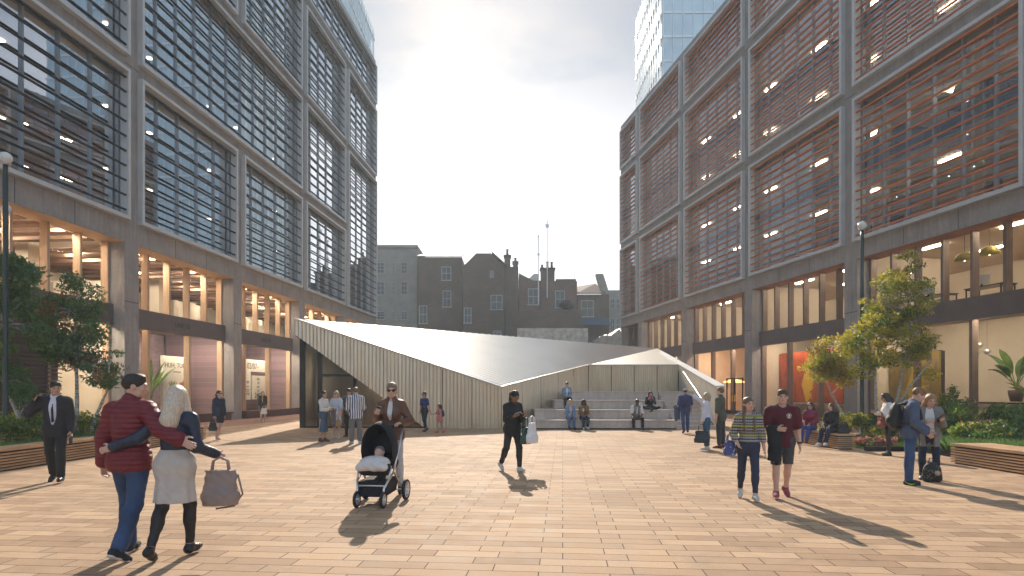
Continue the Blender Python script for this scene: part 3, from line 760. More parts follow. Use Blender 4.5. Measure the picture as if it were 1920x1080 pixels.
# pendant domes, office desks
DOME = pm('olive yellow dome', (.42, .36, .07), .45, 0, .08, 3, 0)
def dome(s, n, z, ceil, label, r=.36):
    p = Rp(s, n); o = empty('pendant_lamp', (*p, z), AR, label, 'pendant lamp', 'olive dome lamps behind the red louvres')
    m = MB(); m.lathe([(r, 0), (r*.96, r*.35), (r*.75, r*.72), (r*.4, r*.95), (.04, r*1.02)], n=20); m.lathe([(r*.97, .004), (r*.92, r*.33), (r*.7, r*.66), (.04, r*.94)], n=20); m.build('shade', DOME, o, True)
    m = MB(); m.tube([(0, 0, r*1.02), (0, 0, ceil-z)], .008, 5); m.build('cable', M['black'], o)
    m = MB(); m.ell((0, 0, r*.35), (.13, .13, .13), 12, 8); m.build('bulb', M['light_mid'], o, True)
lab = {5.15: 'olive dome lamp hanging in the mezzanine above the dark fascia', 8.55: 'olive dome lamp on the lower floor of the bottom red louvred row', 12.7: 'olive dome lamp on the upper floor of the bottom red louvred row', 15.75: 'olive dome lamp on the lower floor of the second red louvred row'}
for fl, ce, zl, pxs in ((5.15, 8.2, 7.15, (1717, 1820, 1868)), (8.55, 12.36, 11.0, (1838, 1690, 1790, 1500)), (12.7, 15.4, 14.4, (1780, 1667, 1817, 1515)), (15.75, 19.4, 17.9, (1667, 1545))):
    for px in pxs:
        X0 = 21.9+1.9; Y = F*X0/(px-755); dome((59-Y)*1.0172, -1.9, zl, ce, lab[fl])
SCR = pm('dark monitor', (.02, .02, .022), .3); TOP = pm('desk top', (.45, .36, .26), .5)
def desk(s, n, z, label, group, screens=1):
    p = Rp(s, n); o = empty('office_desk', (*p, z), AR, label, 'desk', group)
    box('desk_top', SCR, o, -.8, .8, -.38, .38, .71, .75); m = MB()
    for x in (-.75, .71): m.box(x, x+.04, -.35, -.31, 0, .709); m.box(x, x+.04, .31, .35, 0, .709); m.box(x, x+.04, -.31, .31, .66, .709)
    m.build('legs', SCR, o)
    for i in range(screens):
        q = Rp(s-.35+.7*i, n+.02); t = empty('monitor', (*q, z+.75), AR+R(15), label.replace('desk', 'monitor on a desk', 1), 'monitor', group.replace('desks', 'monitors'))
        m = MB(); m.box(-.3, .3, -.02, .02, .14, .52); m.build('screen', M['white'] if (i+int(s)) % 2 else SCR, t); m = MB(); m.box(-.12, .12, -.1, .1, 0, .015); m.box(-.03, .03, 0.021, .05, .015, .3); m.build('stand', SCR, t)
for fl, g, n, pxs in ((5.15, 'mezzanine', -2.1, (1650, 1700, 1765, 1870)), (8.55, 'lower louvred', -1.45, (1640, 1700, 1835, 1890)), (12.7, 'upper louvred', -1.45, (1655, 1705, 1830, 1880)), (15.75, 'second row louvred', -1.45, (1660, 1710))):
    for px in pxs:
        X0 = 21.9-n; Y = F*X0/(px-755); desk((59-Y)*1.0172, n, fl+(.12 if n > -2 else .02), 'dark desk behind the %s glass of the red block' % g, '%s desks' % g)
p = Rp(37.4, -2.3); q = shrub if False else None
# glowing bar canopies and hanging glass globes
AMB = emat('amber bar lamp', (1, .36, .08), 6)
for s, lb in ((19.3, 'glowing amber bar lamp nearer the pavilion end of the dark shop'), (16.2, 'glowing amber bar lamp deeper behind the flank wall')):
    p = Rp(s, -2.6); o = empty('bar_lamp', (*p, 2.25), AR, lb, 'bar lamp'); m = MB(); m.lathe([(.75, 0), (.72, .06), (.2, .22), (.05, .5)], n=20); m.build('shade', AMB, o, True); m = MB(); m.tube([(0, 0, .5), (0, 0, 2.5)], .012, 5); m.build('cable', M['black'], o)
p = Rp(36.0, -1.5); o = empty('globe_pendant', (*p, 3.2), AR, 'cluster of chrome globes hanging in the cream shop', 'pendant lamp')
for (x, y, z) in ((0, 0, .28), (-.32, .1, .0), (.02, -.15, -.02), (.24, .1, .0)):
    m = MB(); m.ell((x, y, z), (.12, .12, .12), 14, 10); g = m.build('globe', M['steel'], o, True); m = MB(); m.tube([(x, y, z+.12), (x, y, 1.55)], .005, 4); m.build('cable', M['black'], g)
s0, s1 = colsR[5][:2]
for i in range(2):
    m = MB(); a = s1-3.1+i*1.0; a0, a1 = a, a+.98
    bxR(m, a0, a0+.07, -.62, -.55, .13, 2.5); bxR(m, a1-.07, a1, -.62, -.55, .13, 2.5); bxR(m, a0+.07, a1-.07, -.62, -.55, 2.42, 2.5); bxR(m, a0+.07, a1-.07, -.62, -.55, .13, .22)
    d = m.build('door', M['black'], RB); m = MB(); x = a1-.16 if i == 0 else a0+.1; bxR(m, x, x+.06, -.54, -.48, .9, 1.35); m.build('handle', pm('yellow handle', (.7, .45, .03), .4), d)
# ---------------------------------------------------------------- people: distance-field bodies and clothes
def V3(*a): return np.array(a, dtype=float)
def nz3(v): v = np.asarray(v, float); return v/np.linalg.norm(v)
class Field:
    def __init__(s): s.p = []; s.lo = np.full(3, 9e9); s.hi = -s.lo; s.post = []; s.wr = None
    def _bb(s, a, b): s.lo = np.minimum(s.lo, a); s.hi = np.maximum(s.hi, b)
    def cap(s, a, b, ra, rb, k=.02):
        a = np.asarray(a, float); b = np.asarray(b, float); r = max(ra, rb)
        lo = np.minimum(a, b)-r; hi = np.maximum(a, b)+r; s._bb(lo, hi); s.p.append(('c', a, b, ra, rb, k, lo, hi))
    def chain(s, pts, rs, k=.02):
        for i in range(len(pts)-1): s.cap(pts[i], pts[i+1], rs[i], rs[i+1], k)
    def ell(s, c, r, Rm=None, k=.03):
        c = np.asarray(c, float); r = np.asarray(r, float); Rm = np.eye(3) if Rm is None else Rm
        e = np.abs(Rm.T) @ r if Rm is not None else r
        s._bb(c-e, c+e); s.p.append(('e', c, r, Rm, k, c-e, c+e))
    def cone(s, a, b, ra, rb, k=.03, Rm=None):
        """elliptical frustum; ra, rb = (side, front) radii"""
        a = np.asarray(a, float); b = np.asarray(b, float); r = max(*ra, *rb)
        lo = np.minimum(a, b)-r; hi = np.maximum(a, b)+r; s._bb(lo, hi); s.p.append(('f', a, b, ra, rb, k, Rm, lo, hi))
    def plane(s, p, n): s.post.append(('p', np.asarray(p, float), nz3(n)))       # keeps the side n points away from
    def sub(s, c, r, Rm=None): s.post.append(('s', np.asarray(c, float), np.asarray(r, float), np.eye(3) if Rm is None else Rm))
    def mesh(s, h):
        lo = s.lo-3*h; hi = s.hi+3*h; n = np.ceil((hi-lo)/h).astype(int)+1
        ax = [lo[i]+h*np.arange(n[i]) for i in range(3)]
        f = np.full(tuple(n), .12)
        for p in s.p:
            k = p[-3] if p[0] != 'f' else p[5]
            k = p[5] if p[0] == 'c' else p[4] if p[0] == 'e' else p[5]
            mg = max(k, 3*h)+.004; bl, bh = p[-2], p[-1]
            i0 = np.maximum(np.floor((bl-mg-lo)/h).astype(int), 0); i1 = np.minimum(np.ceil((bh+mg-lo)/h).astype(int)+1, n)
            X = ax[0][i0[0]:i1[0], None, None]; Y = ax[1][None, i0[1]:i1[1], None]; Z = ax[2][None, None, i0[2]:i1[2]]
            if p[0] == 'c':
                a, b, ra, rb = p[1:5]; d = b-a; L = max(d@d, 1e-9)
                t = np.clip(((X-a[0])*d[0]+(Y-a[1])*d[1]+(Z-a[2])*d[2])/L, 0, 1)
                g = np.sqrt((X-a[0]-t*d[0])**2+(Y-a[1]-t*d[1])**2+(Z-a[2]-t*d[2])**2)-(ra+(rb-ra)*t)
            elif p[0] == 'e':
                c, r, Rm = p[1:4]; g = s._ell(X, Y, Z, c, r, Rm)
            else:
                a, b, ra, rb, k, Rm = p[1:7]; d = b-a; L2 = d@d; L = math.sqrt(L2)
                tt = ((X-a[0])*d[0]+(Y-a[1])*d[1]+(Z-a[2])*d[2])/L2; t = np.clip(tt, 0, 1)
                qx, qy, qz = X-a[0]-tt*d[0], Y-a[1]-tt*d[1], Z-a[2]-tt*d[2]
                if Rm is None: u, w = qx, np.sqrt(qy**2+0*qz)*1.0
                else: u = qx*Rm[0, 0]+qy*Rm[0, 1]+qz*Rm[0, 2]; w = qx*Rm[1, 0]+qy*Rm[1, 1]+qz*Rm[1, 2]
                r0 = ra[0]+(rb[0]-ra[0])*t; r1 = ra[1]+(rb[1]-ra[1])*t
                ang = np.arctan2(w/r1, u/r0)
                fold = 1+.0*ang
                if ra[0] < rb[0]*1.0: fold = 1+.05*t*np.sin(ang*9+1.0)
                g = (np.sqrt((u/r0)**2+(w/r1)**2)-fold)*np.minimum(r0, r1)
                g = np.maximum(g, np.maximum(-tt, tt-1)*L)
            blk = f[i0[0]:i1[0], i0[1]:i1[1], i0[2]:i1[2]]
            q = np.clip(.5+.5*(blk-g)/k, 0, 1) if k > 1e-6 else (g < blk)*1.0
            f[i0[0]:i1[0], i0[1]:i1[1], i0[2]:i1[2]] = blk*(1-q)+g*q-k*q*(1-q)
        X, Y, Z = ax[0][:, None, None], ax[1][None, :, None], ax[2][None, None, :]
        if s.wr:
            am, sc = s.wr
            f = f+am*(np.sin(X*41*sc+Z*23*sc+2*np.sin(Y*17*sc))*np.sin(Z*53*sc+Y*31*sc+1.5*np.sin(X*21*sc)))
        for p in s.post:
            if p[0] == 'p': f = np.maximum(f, (X-p[1][0])*p[2][0]+(Y-p[1][1])*p[2][1]+(Z-p[1][2])*p[2][2])
            else: f = np.maximum(f, -s._ell(X, Y, Z, p[1], p[2], p[3]))
        return snet(f, lo, h)
    @staticmethod
    def _ell(X, Y, Z, c, r, Rm):
        x, y, z = X-c[0], Y-c[1], Z-c[2]
        u = [(x*Rm[i, 0]+y*Rm[i, 1]+z*Rm[i, 2]) for i in range(3)]
        k0 = np.sqrt(sum((u[i]/r[i])**2 for i in range(3))); k1 = np.sqrt(sum((u[i]/r[i]**2)**2 for i in range(3)))
        return k0*(k0-1)/np.maximum(k1, 1e-6)

def snet(f, lo, h):
    n = f.shape; s = f < 0
    cnt = np.zeros((n[0]-1, n[1]-1, n[2]-1), np.int8); SL = {}
    def sl(d): return tuple(slice(d[i], n[i]-1+d[i]) for i in range(3))
    for d in np.ndindex(2, 2, 2): cnt += s[sl(d)]
    mk = (cnt > 0) & (cnt < 8); ci = np.argwhere(mk); idx = np.full(mk.shape, -1, np.int64); idx[mk] = np.arange(len(ci))
    acc = np.zeros((len(ci), 3)); num = np.zeros(len(ci))
    for a in range(3):
        for o in np.ndindex(2, 2):
            d0 = [0, 0, 0]; oth = [i for i in range(3) if i != a]; d0[oth[0]] = o[0]; d0[oth[1]] = o[1]; d1 = list(d0); d1[a] = 1
            f0 = f[ci[:, 0]+d0[0], ci[:, 1]+d0[1], ci[:, 2]+d0[2]]; f1 = f[ci[:, 0]+d1[0], ci[:, 1]+d1[1], ci[:, 2]+d1[2]]
            c = (f0 < 0) != (f1 < 0); t = np.where(c, f0/np.where(c, f0-f1, 1), 0)
            p = np.zeros((len(ci), 3)); p[:, oth[0]] = o[0]; p[:, oth[1]] = o[1]; p[:, a] = t
            acc += p*c[:, None]; num += c
    v = (ci+acc/np.maximum(num, 1)[:, None])*h+lo
    q = []
    for a in range(3):
        b, c = (a+1) % 3, (a+2) % 3
        i0 = [slice(0, n[i]) for i in range(3)]; i0[a] = slice(0, n[a]-1); i1 = list(i0); i1[a] = slice(1, n[a])
        s0 = s[tuple(i0)]; s1 = s[tuple(i1)]; e = np.argwhere(s0 != s1); e = e[(e[:, b] > 0) & (e[:, c] > 0) & (e[:, b] < n[b]-1) & (e[:, c] < n[c]-1)]
        ins = s0[e[:, 0], e[:, 1], e[:, 2]]
        def cell(db, dc):
            k = e.copy(); k[:, b] += db; k[:, c] += dc; return idx[k[:, 0], k[:, 1], k[:, 2]]
        Q = np.stack([cell(-1, -1), cell(0, -1), cell(0, 0), cell(-1, 0)], 1)
        Q[~ins] = Q[~ins][:, ::-1]; q.append(Q)
    q = np.concatenate(q); q = q[(q >= 0).all(1)]
    return v, q
def np_mesh(name, v, q, mat, parent):
    me = bpy.data.meshes.new(name); k = len(q)
    me.vertices.add(len(v)); me.loops.add(k*4); me.polygons.add(k)
    me.vertices.foreach_set('co', v.astype(np.float32).ravel()); me.loops.foreach_set('vertex_index', q.astype(np.int32).ravel())
    me.polygons.foreach_set('loop_start', np.arange(0, k*4, 4, dtype=np.int32)); me.polygons.foreach_set('loop_total', np.full(k, 4, dtype=np.int32))
    o = link(me, name, mat, parent, True); me.update(calc_edges=True); me.validate(); return o

# --- cloth and skin
_cl = {}
def cloth(c, rough=.8, kind='plain', c2=None, bs=35):
    key = (c, rough, kind, c2)
    if key in _cl: return _cl[key]
    t = NT('cloth'); v = t.coord(); n = t.noise(v, 9, 4); fine = t.noise(v, 160, 2)
    wr = t.noise(t.coord((1, 1, .55)), bs*.45, 3, .5, .8)
    base = t.ramp(n, [(.3, mul(c, .9)), (.7, mul(c, 1.1))])
    sep = t.n('ShaderNodeSeparateXYZ'); t.l(v, sep.inputs[0]); x, y, z = sep.outputs
    if kind == 'vstripe':
        w = t.math('GREATER_THAN', t.math('SINE', t.math('MULTIPLY', x, 95)), .0); base = t.mix(w, base, c2)
    elif kind == 'hstripe':
        w = t.math('GREATER_THAN', t.math('SINE', t.math('MULTIPLY', z, 260)), .1); base = t.mix(w, base, c2)
    elif kind == 'fair':
        w = t.math('GREATER_THAN', t.math('SINE', t.math('MULTIPLY', z, 150)), .2)
        u = t.math('SINE', t.math('MULTIPLY', x, 190)); u2 = t.math('GREATER_THAN', t.math('ADD', u, t.math('SINE', t.math('MULTIPLY', z, 260))), .5)
        base = t.mix(w, base, c2); base = t.mix(u2, base, (.30, .27, .30)); w3 = t.math('GREATER_THAN', t.math('SINE', t.math('MULTIPLY', z, 47)), .86); base = t.mix(w3, base, (.35, .36, .06))
    elif kind == 'floral':
        vo = t.n('ShaderNodeTexVoronoi'); vo.inputs['Scale'].default_value = 22; t.l(v, vo.inputs['Vector'])
        base = t.mix(t.math('LESS_THAN', vo.outputs['Distance'], .3), base, c2)
    elif kind == 'puffer':
        w = t.math('SINE', t.math('MULTIPLY', z, 2*math.pi/.068)); wr = t.math('ADD', t.math('MULTIPLY', t.math('ABSOLUTE', t.math('SINE', t.math('MULTIPLY', z, math.pi/.05))), .9), wr)
    elif kind == 'denim':
        base = t.mix(t.ramp(t.noise(v, 4, 3), [(.45, 0), (.7, .5)]), base, mul(c, 2.0))
    t.bsdf(base, rough, 0, t.bump(t.math('ADD', wr, t.math('MULTIPLY', fine, .15)), .55, .02))
    _cl[key] = t.m; return t.m
def skinmat(c):
    if ('skin', c) in _cl: return _cl[('skin', c)]
    t = NT('skin'); n = t.noise(t.coord(), 14, 4)
    p = t.bsdf(t.ramp(n, [(.3, mul(c, .88)), (.7, mul(c, 1.08))]), .5, 0, None, Subsurface_Weight=.0)
    _cl[('skin', c)] = t.m; return t.m
def hairmat(c):
    if ('hair', c) in _cl: return _cl[('hair', c)]
    t = NT('hair'); n = t.noise(t.coord((60, 60, 3.0)), 2.2, 2, .6)
    t.bsdf(t.ramp(n, [(.3, mul(c, .7)), (.7, mul(c, 1.3))]), .42, 0, t.bump(n, .6, .01)); _cl[('hair', c)] = t.m; return t.m
SK = {'fair': (.58, .36, .27), 'tan': (.46, .27, .18), 'brown': (.27, .145, .09), 'dark': (.12, .062, .04)}

# --- skeleton
class Sk: pass
def rotz(v, a): c, s = math.cos(a), math.sin(a); return V3(v[0]*c-v[1]*s, v[0]*s+v[1]*c, v[2])
def skeleton(H, fem, P):
    S = H/1.815; k = Sk(); k.S = S; k.fem = fem
    sd = nz3(P.get('spine', (0, .02, 1))); tw = R(P.get('twist', 0)); ax = rotz(V3(1, 0, 0), tw); ax = nz3(ax-sd*(ax@sd)); fw = np.cross(sd, ax)
    k.pel = V3(0, 0, 0); k.sd, k.ax, k.fw = sd, ax, fw; k.RT = np.array([ax, fw, sd])
    k.che = k.pel+sd*.345*S; k.nb = k.pel+sd*.515*S
    sh = (.158 if fem else .188)*S; hp = (.088 if fem else .092)*S
    k.sL = k.nb-sd*.055*S-ax*sh; k.sR = k.nb-sd*.055*S+ax*sh
    if 'shL' in P: k.sL = k.sL+V3(*P['shL'])*S
    if 'shR' in P: k.sR = k.sR+V3(*P['shR'])*S
    k.arm = {}
    for sgn, s0, a, b, hk, pk in ((-1, k.sL, 'la', 'lf', 'lh', 'lp'), (1, k.sR, 'ra', 'rf', 'rh', 'rp')):
        ua = nz3(P.get(a, (sgn*.16, -.02, -1))); fa = nz3(P.get(b, (sgn*.04, .14, -1))); hd = nz3(P.get(hk, fa))
        e = s0+ua*.285*S; w = e+fa*.25*S; pn = nz3(P.get(pk, (-sgn, .0, .15))); pn = nz3(pn-hd*(pn@hd))
        k.arm[sgn] = (s0, e, w, hd, pn)
    hx = rotz(V3(1, 0, 0), R(P.get('htwist', 0)))
    k.leg = {}
    for sgn, a, b, td in ((-1, 'lt', 'ls', 'ld'), (1, 'rt', 'rs', 'rd')):
        h = k.pel+hx*sgn*hp-V3(0, 0, .02*S); t = nz3(P.get(a, (sgn*.02, .02, -1))); q = nz3(P.get(b, (sgn*.01, -.04, -1)))
        kn = h+t*.425*S; an = kn+q*.415*S; d = nz3(P.get(td, (sgn*.22, 1, 0)))
        up = V3(0, 0, 1)-d*d[2]; dn = -nz3(up) if np.linalg.norm(up) > .2 else V3(0, -1, 0)
        k.leg[sgn] = (h, kn, an, d, dn)
    if 'seat' in P: off = P['seat']+.115*S
    else: off = -min(min((l[2]+l[4]*.085*S-l[3]*.05*S)[2], (l[2]+l[4]*.085*S+l[3]*.17*S)[2]) for l in k.leg.values())
    for nme in ('pel', 'che', 'nb', 'sL', 'sR'): setattr(k, nme, getattr(k, nme)+V3(0, 0, off))
    k.arm = {s: (a[0]+V3(0, 0, off), a[1]+V3(0, 0, off), a[2]+V3(0, 0, off), a[3], a[4]) for s, a in k.arm.items()}
    k.leg = {s: tuple(x+V3(0, 0, off) for x in l[:3])+l[3:] for s, l in k.leg.items()}
    y, p, r = [R(q) for q in P.get('head', (0, 0, 0))]       # yaw to the person's left (+), pitch down (+), roll
    hf = rotz(V3(0, math.cos(p), -math.sin(p)), y+tw*.6); hu = rotz(V3(math.sin(r), math.sin(p)*math.cos(r), math.cos(p)*math.cos(r)), y+tw*.6)
    hu = nz3(hu-hf*(hu@hf)); hr = np.cross(hf, hu); k.RH = np.array([hr, hf, hu]); k.hr, k.hf, k.hu = hr, hf, hu
    k.hs = S*(1.0 if H > 1.45 else 1.16)
    k.hc = k.nb+nz3(sd+hu*.6)*.09*S+hu*.10*k.hs+hf*.018*S
    return k
def torso(F_, k, t, low=True, bust=True, kk=.06):
    S, RT = k.S, k.RT; f = k.fem
    F_.ell(k.pel+k.sd*.02*S, V3(.158 if f else .150, .112, .115)*S+t, RT, kk); F_.ell(k.pel+k.sd*.165*S, V3(.122 if f else .138, .092, .15)*S+t, RT, kk)
    F_.ell(k.che, V3(.138 if f else .162, .102 if f else .115, .165)*S+t, RT, kk)
    F_.cap(k.sL+k.ax*.02*S, k.sR-k.ax*.02*S, .052*S+t, .052*S+t, .07)
    F_.cap(k.nb+k.sd*.015*S, k.sL*.75+k.nb*.25, .05*S+t, .047*S+t, .05); F_.cap(k.nb+k.sd*.015*S, k.sR*.75+k.nb*.25, .05*S+t, .047*S+t, .05)
    if f and bust:
        for s in (-1, 1): F_.ell(k.che+k.fw*.075*S+k.ax*s*.065*S-k.sd*.02*S, V3(.062, .055, .062)*S+t, RT, .05)
    if low:
        for s in (-1, 1): F_.ell(k.leg[s][0]-k.fw*.03*S, V3(.088, .088, .10)*S+t, RT, .06)
def armf(F_, k, s, t, frac=2., cuff=0.):
    S = k.S; a, e, w = k.arm[s][:3]; m = .92 if k.fem else 1.05
    if frac <= 1: F_.cap(a, a+(e-a)*frac, .054*S*m+t, (.054-.010*frac)*S*m+t, .04); return
    F_.cap(a, e, .054*S*m+t, .042*S*m+t, .04); q = e+(w-e)*(frac-1)
    F_.cap(e, q, .041*S*m+t, (.041-.013*(frac-1))*S*m+t+cuff, .025)
def legf(F_, k, s, t, frac=2., loose=0.):
    S = k.S; h, kn, an = k.leg[s][:3]; m = 1.0
    if frac <= 1: F_.cap(h, h+(kn-h)*frac, .088*S+t, (.088-.030*frac)*S+t+loose, .05); return
    F_.cap(h, kn, .088*S+t, .056*S+t, .05); e = kn+(an-kn)*(frac-1); q = nz3(an-kn)
    b = np.cross(q, np.cross(V3(0, 1, 0), q)); b = nz3(b) if np.linalg.norm(b) > .1 else V3(0, 1, 0)
    F_.cap(kn, e, .053*S+t, .038*S+t+loose, .03)
    if frac > 1.35: F_.ell(kn+(an-kn)*.32-b*.014*S, V3(.05, .05, .11)*S+t, None if abs(q[2]) > .8 else np.array([nz3(np.cross(q, b)), b, q]), .04)
def footf(F_, k, s, t=0., sole=0.):
    S = k.S*(.94 if k.fem else 1.0); an, d, dn = k.leg[s][2:]; F_.cap(an, an+dn*.045*S-d*.02*S, .04*S+t, .042*S+t, .03)
    F_.cap(an+dn*.052*S-d*.035*S, an+dn*.062*S+d*.09*S, .036*S+t, .032*S+t, .03); F_.cap(an+dn*.062*S+d*.08*S, an+dn*.066*S+d*.155*S, .036*S+t, .024*S+t, .03)
def hand(F_, k, s, curl=.35, fine=True):
    S = k.S*(.92 if k.fem else 1); w, d, pn = k.arm[s][2:]; sp = np.cross(d, pn)
    if sp[1] < 0 and abs(d[2]) > .6: sp = -sp
    if abs(d[2]) <= .6 and sp[2] < 0: sp = -sp
    Rm = np.array([sp, pn, d]); F_.ell(w+d*.048*S, V3(.041, .017, .056)*S, Rm, .018)
    L = (.066, .076, .072, .056)
    for i in range(4):
        b = w+d*.09*S+sp*(.030-.020*i)*S; r = .0092*S if fine else .0115*S
        p = b; dd = d
        for j, (f, c) in enumerate(((.42, .5), (.33, 1.0), (.25, .8))):
            a = curl*c; dd = nz3(dd*math.cos(a)+pn*math.sin(a)); q = p+dd*L[i]*f*S; F_.cap(p, q, r*(1-.06*j), r*(.93-.06*j), .004); p = q
    b = w+d*.025*S+sp*.034*S; dd = nz3(d*.75+sp*.65+pn*.35); q = b+dd*.045*S; F_.cap(b, q, .0135*S, .011*S, .012); F_.cap(q, q+nz3(d*.9+sp*.1+pn*.45)*.032*S, .0108*S, .009*S, .005)
def headf(F_, k):
    s, c, Rm = k.hs, k.hc, k.RH; hr, hf, hu = k.hr, k.hf, k.hu
    def p(x, y, z): return c+hr*x*s+hf*y*s+hu*z*s
    F_.ell(p(0, -.012, .03), V3(.075, .094, .086)*s, Rm, .03); F_.ell(p(0, .028, -.028), V3(.062, .066, .078)*s, Rm, .03)
    F_.cap(p(-.03, .045, -.078), p(.03, .045, -.078), .028*s, .028*s, .03); F_.ell(p(0, .07, -.09), V3(.022, .018, .018)*s, Rm, .02)
    F_.cap(p(0, .088, .012), p(0, .108, -.026), .009*s, .0145*s, .012); F_.ell(p(0, .086, .026), V3(.05, .016, .012)*s, Rm, .02)
    F_.ell(p(0, .089, -.055), V3(.024, .012, .0085)*s, Rm, .008)
    for q in (-1, 1): F_.ell(p(q*.076, -.008, -.005), V3(.012, .024, .034)*s, Rm, .008); F_.ell(p(q*.04, .068, -.02), V3(.024, .02, .022)*s, Rm, .02)
    F_.cap(k.nb-k.sd*.03*k.S, p(0, -.012, -.05), .056*k.S*(.9 if k.fem else 1.05), .049*s*(.9 if k.fem else 1.05), .03)
    F_.sub(p(-.032, .098, .010), V3(.013, .012, .009)*s, Rm); F_.sub(p(.032, .098, .010), V3(.013, .012, .009)*s, Rm)
def build_person(label, X, Y, phi, H, fem, P, skin, hair, wear, z=0., extra=(), curl=.35, h=None, curls=None):
    o = empty('person', (X, Y, z), R(phi+180), label, 'person'); k = skeleton(H, fem, P); k.o = o
    if h is None: h = .007 if Y < 7 else .008 if Y < 13 else .011 if Y < 20 else .013
    k.h = h; S = k.S; fine = h < .012
    B_ = Field(); torso(B_, k, 0)
    for s in (-1, 1):
        armf(B_, k, s, 0); legf(B_, k, s, 0); footf(B_, k, s, -.004); hand(B_, k, s, curls[0 if s < 0 else 1] if curls else curl, fine)
    headf(B_, k); v, q = B_.mesh(h); np_mesh('body', v, q, skinmat(SK[skin]), o)
    def piece(name, F_, mat, hh=None):
        v, q = F_.mesh(hh or h)
        if len(q): return np_mesh(name, v, q, mat, o)
    def hp(x, y, zc): return k.hc+(k.hr*x+k.hf*y+k.hu*zc)*k.hs
    # face
    if abs(phi) < 130 and 'noface' not in extra:
        if 'shades' in extra:
            m = MB(); Rm = Matrix([list(r) for r in k.RH]).transposed()
            for s in (-1, 1): m.ell(hp(s*.034, .094, .008), (.031*k.hs, .013*k.hs, .023*k.hs), 10, 7, Rm); m.tube([hp(s*.062, .085, .014), hp(s*.08, -.01, .012)], .005*k.hs, 5)
            m.tube([hp(-.02, .104, .014), hp(.02, .104, .014)], .005*k.hs, 5); m.build('sunglasses', pm('dark lens', (.012, .010, .010), .12, 0, .1, 2, 0), o, True)
        else:
            for s in (-1, 1):
                m = MB(); m.ell(hp(s*.032, .0855, .010), (.0125*k.hs,)*3, 10, 7); m.build('eye', pm('eye', (.10, .075, .06), .25, 0, .1, 2, 0), o, True)
                m = MB(); m.tube([hp(s*.018, .101, .030), hp(s*.034, .1, .036), hp(s*.050, .090, .031)], .0042*k.hs, 5); m.build('eyebrow', hairmat(mul(hair[1], .6)), o, True)
        m = MB(); m.ell(hp(0, .0945, -.0555), (.022*k.hs, .009*k.hs, .0085*k.hs), 10, 6, Matrix([list(r) for r in k.RH]).transposed()); m.build('lips', skinmat(mul(SK[skin], .62) if False else tuple(np.array(SK[skin])*np.array((.85, .48, .5)))), o, True)
    # hair
    st, hc = hair; F_ = Field(); RH = k.RH; s_ = k.hs
    if st != 'none':
        F_.ell(hp(0, -.018, .038), V3(.086, .106, .092)*s_, RH, .02)
        if st == 'short':
            F_.ell(hp(.01, .035, .098), V3(.062, .05, .026)*s_, RH, .03)
            F_.sub(hp(0, .125, -.012), V3(.074, .075, .072)*s_, RH); F_.plane(hp(0, -.02, -.055), -k.hu+k.hf*-.0); F_.sub(hp(.09, .01, -.05), V3(.03, .05, .055)*s_, RH); F_.sub(hp(-.09, .01, -.05), V3(.03, .05, .055)*s_, RH)
        else:
            F_.ell(hp(0, -.045, -.02), V3(.082, .075, .09)*s_, RH, .03)
            if st == 'long':
                dv = -V3(0, 0, 1)
                F_.chain([hp(0, -.06, 0), hp(0, -.095, -.12), k.nb-k.fw*.115*S-k.sd*.05*S, k.nb-k.fw*.135*S-k.sd*.19*S], [.082*s_, .09*s_, .085*S, .05*S], .04)
                for q in (-1, 1): F_.chain([hp(q*.062, -.005, .02), hp(q*.088, -.01, -.08), hp(q*.098, -.02, -.15), k.nb+k.ax*q*.10*S-k.sd*.09*S-k.fw*.02*S], [.045*s_, .036*s_, .042*s_, .03*S], .03)
            elif st == 'bob':
                F_.chain([hp(0, -.05, 0), hp(0, -.065, -.11)], [.085*s_, .075*s_], .03)
                for q in (-1, 1): F_.chain([hp(q*.062, 0, .03), hp(q*.082, -.01, -.06), hp(q*.075, -.02, -.12)], [.042*s_, .034*s_, .03*s_], .03)
            elif st == 'bun': F_.ell(hp(0, -.09, .085), V3(.048, .048, .048)*s_, RH, .02)
            elif st == 'pony': F_.chain([hp(0, -.11, .03), hp(0, -.16, -.03), k.nb-k.fw*.12*S-k.sd*.02*S, k.nb-k.fw*.12*S-k.sd*.2*S], [.035*s_, .038*s_, .035*S, .016*S], .02)
            elif st == 'braids':
                for q in (-1, 1):
                    pts = [hp(q*.075, -.02, -.03), hp(q*.092, .0, -.12), k.nb+k.ax*q*.085*S+k.fw*.085*S-k.sd*.05*S, k.nb+k.ax*q*.08*S+k.fw*.135*S-k.sd*.15*S, k.nb+k.ax*q*.078*S+k.fw*.145*S-k.sd*.27*S]
                    F_.chain(pts, [.03*s_, .026*s_, .024*S, .022*S, .018*S], .01)
                    for i in range(1, 4):
                        for u in (.0, .5): F_.ell(pts[i]*(1-u)+pts[i+1]*u, V3(.03, .028, .018)*S, None, .008)
            F_.sub(hp(0, .115, -.03), V3(.068, .078, .098)*s_, RH)
        F_.wr = (.0018, 1.4); piece('hair', F_, hairmat(hc))
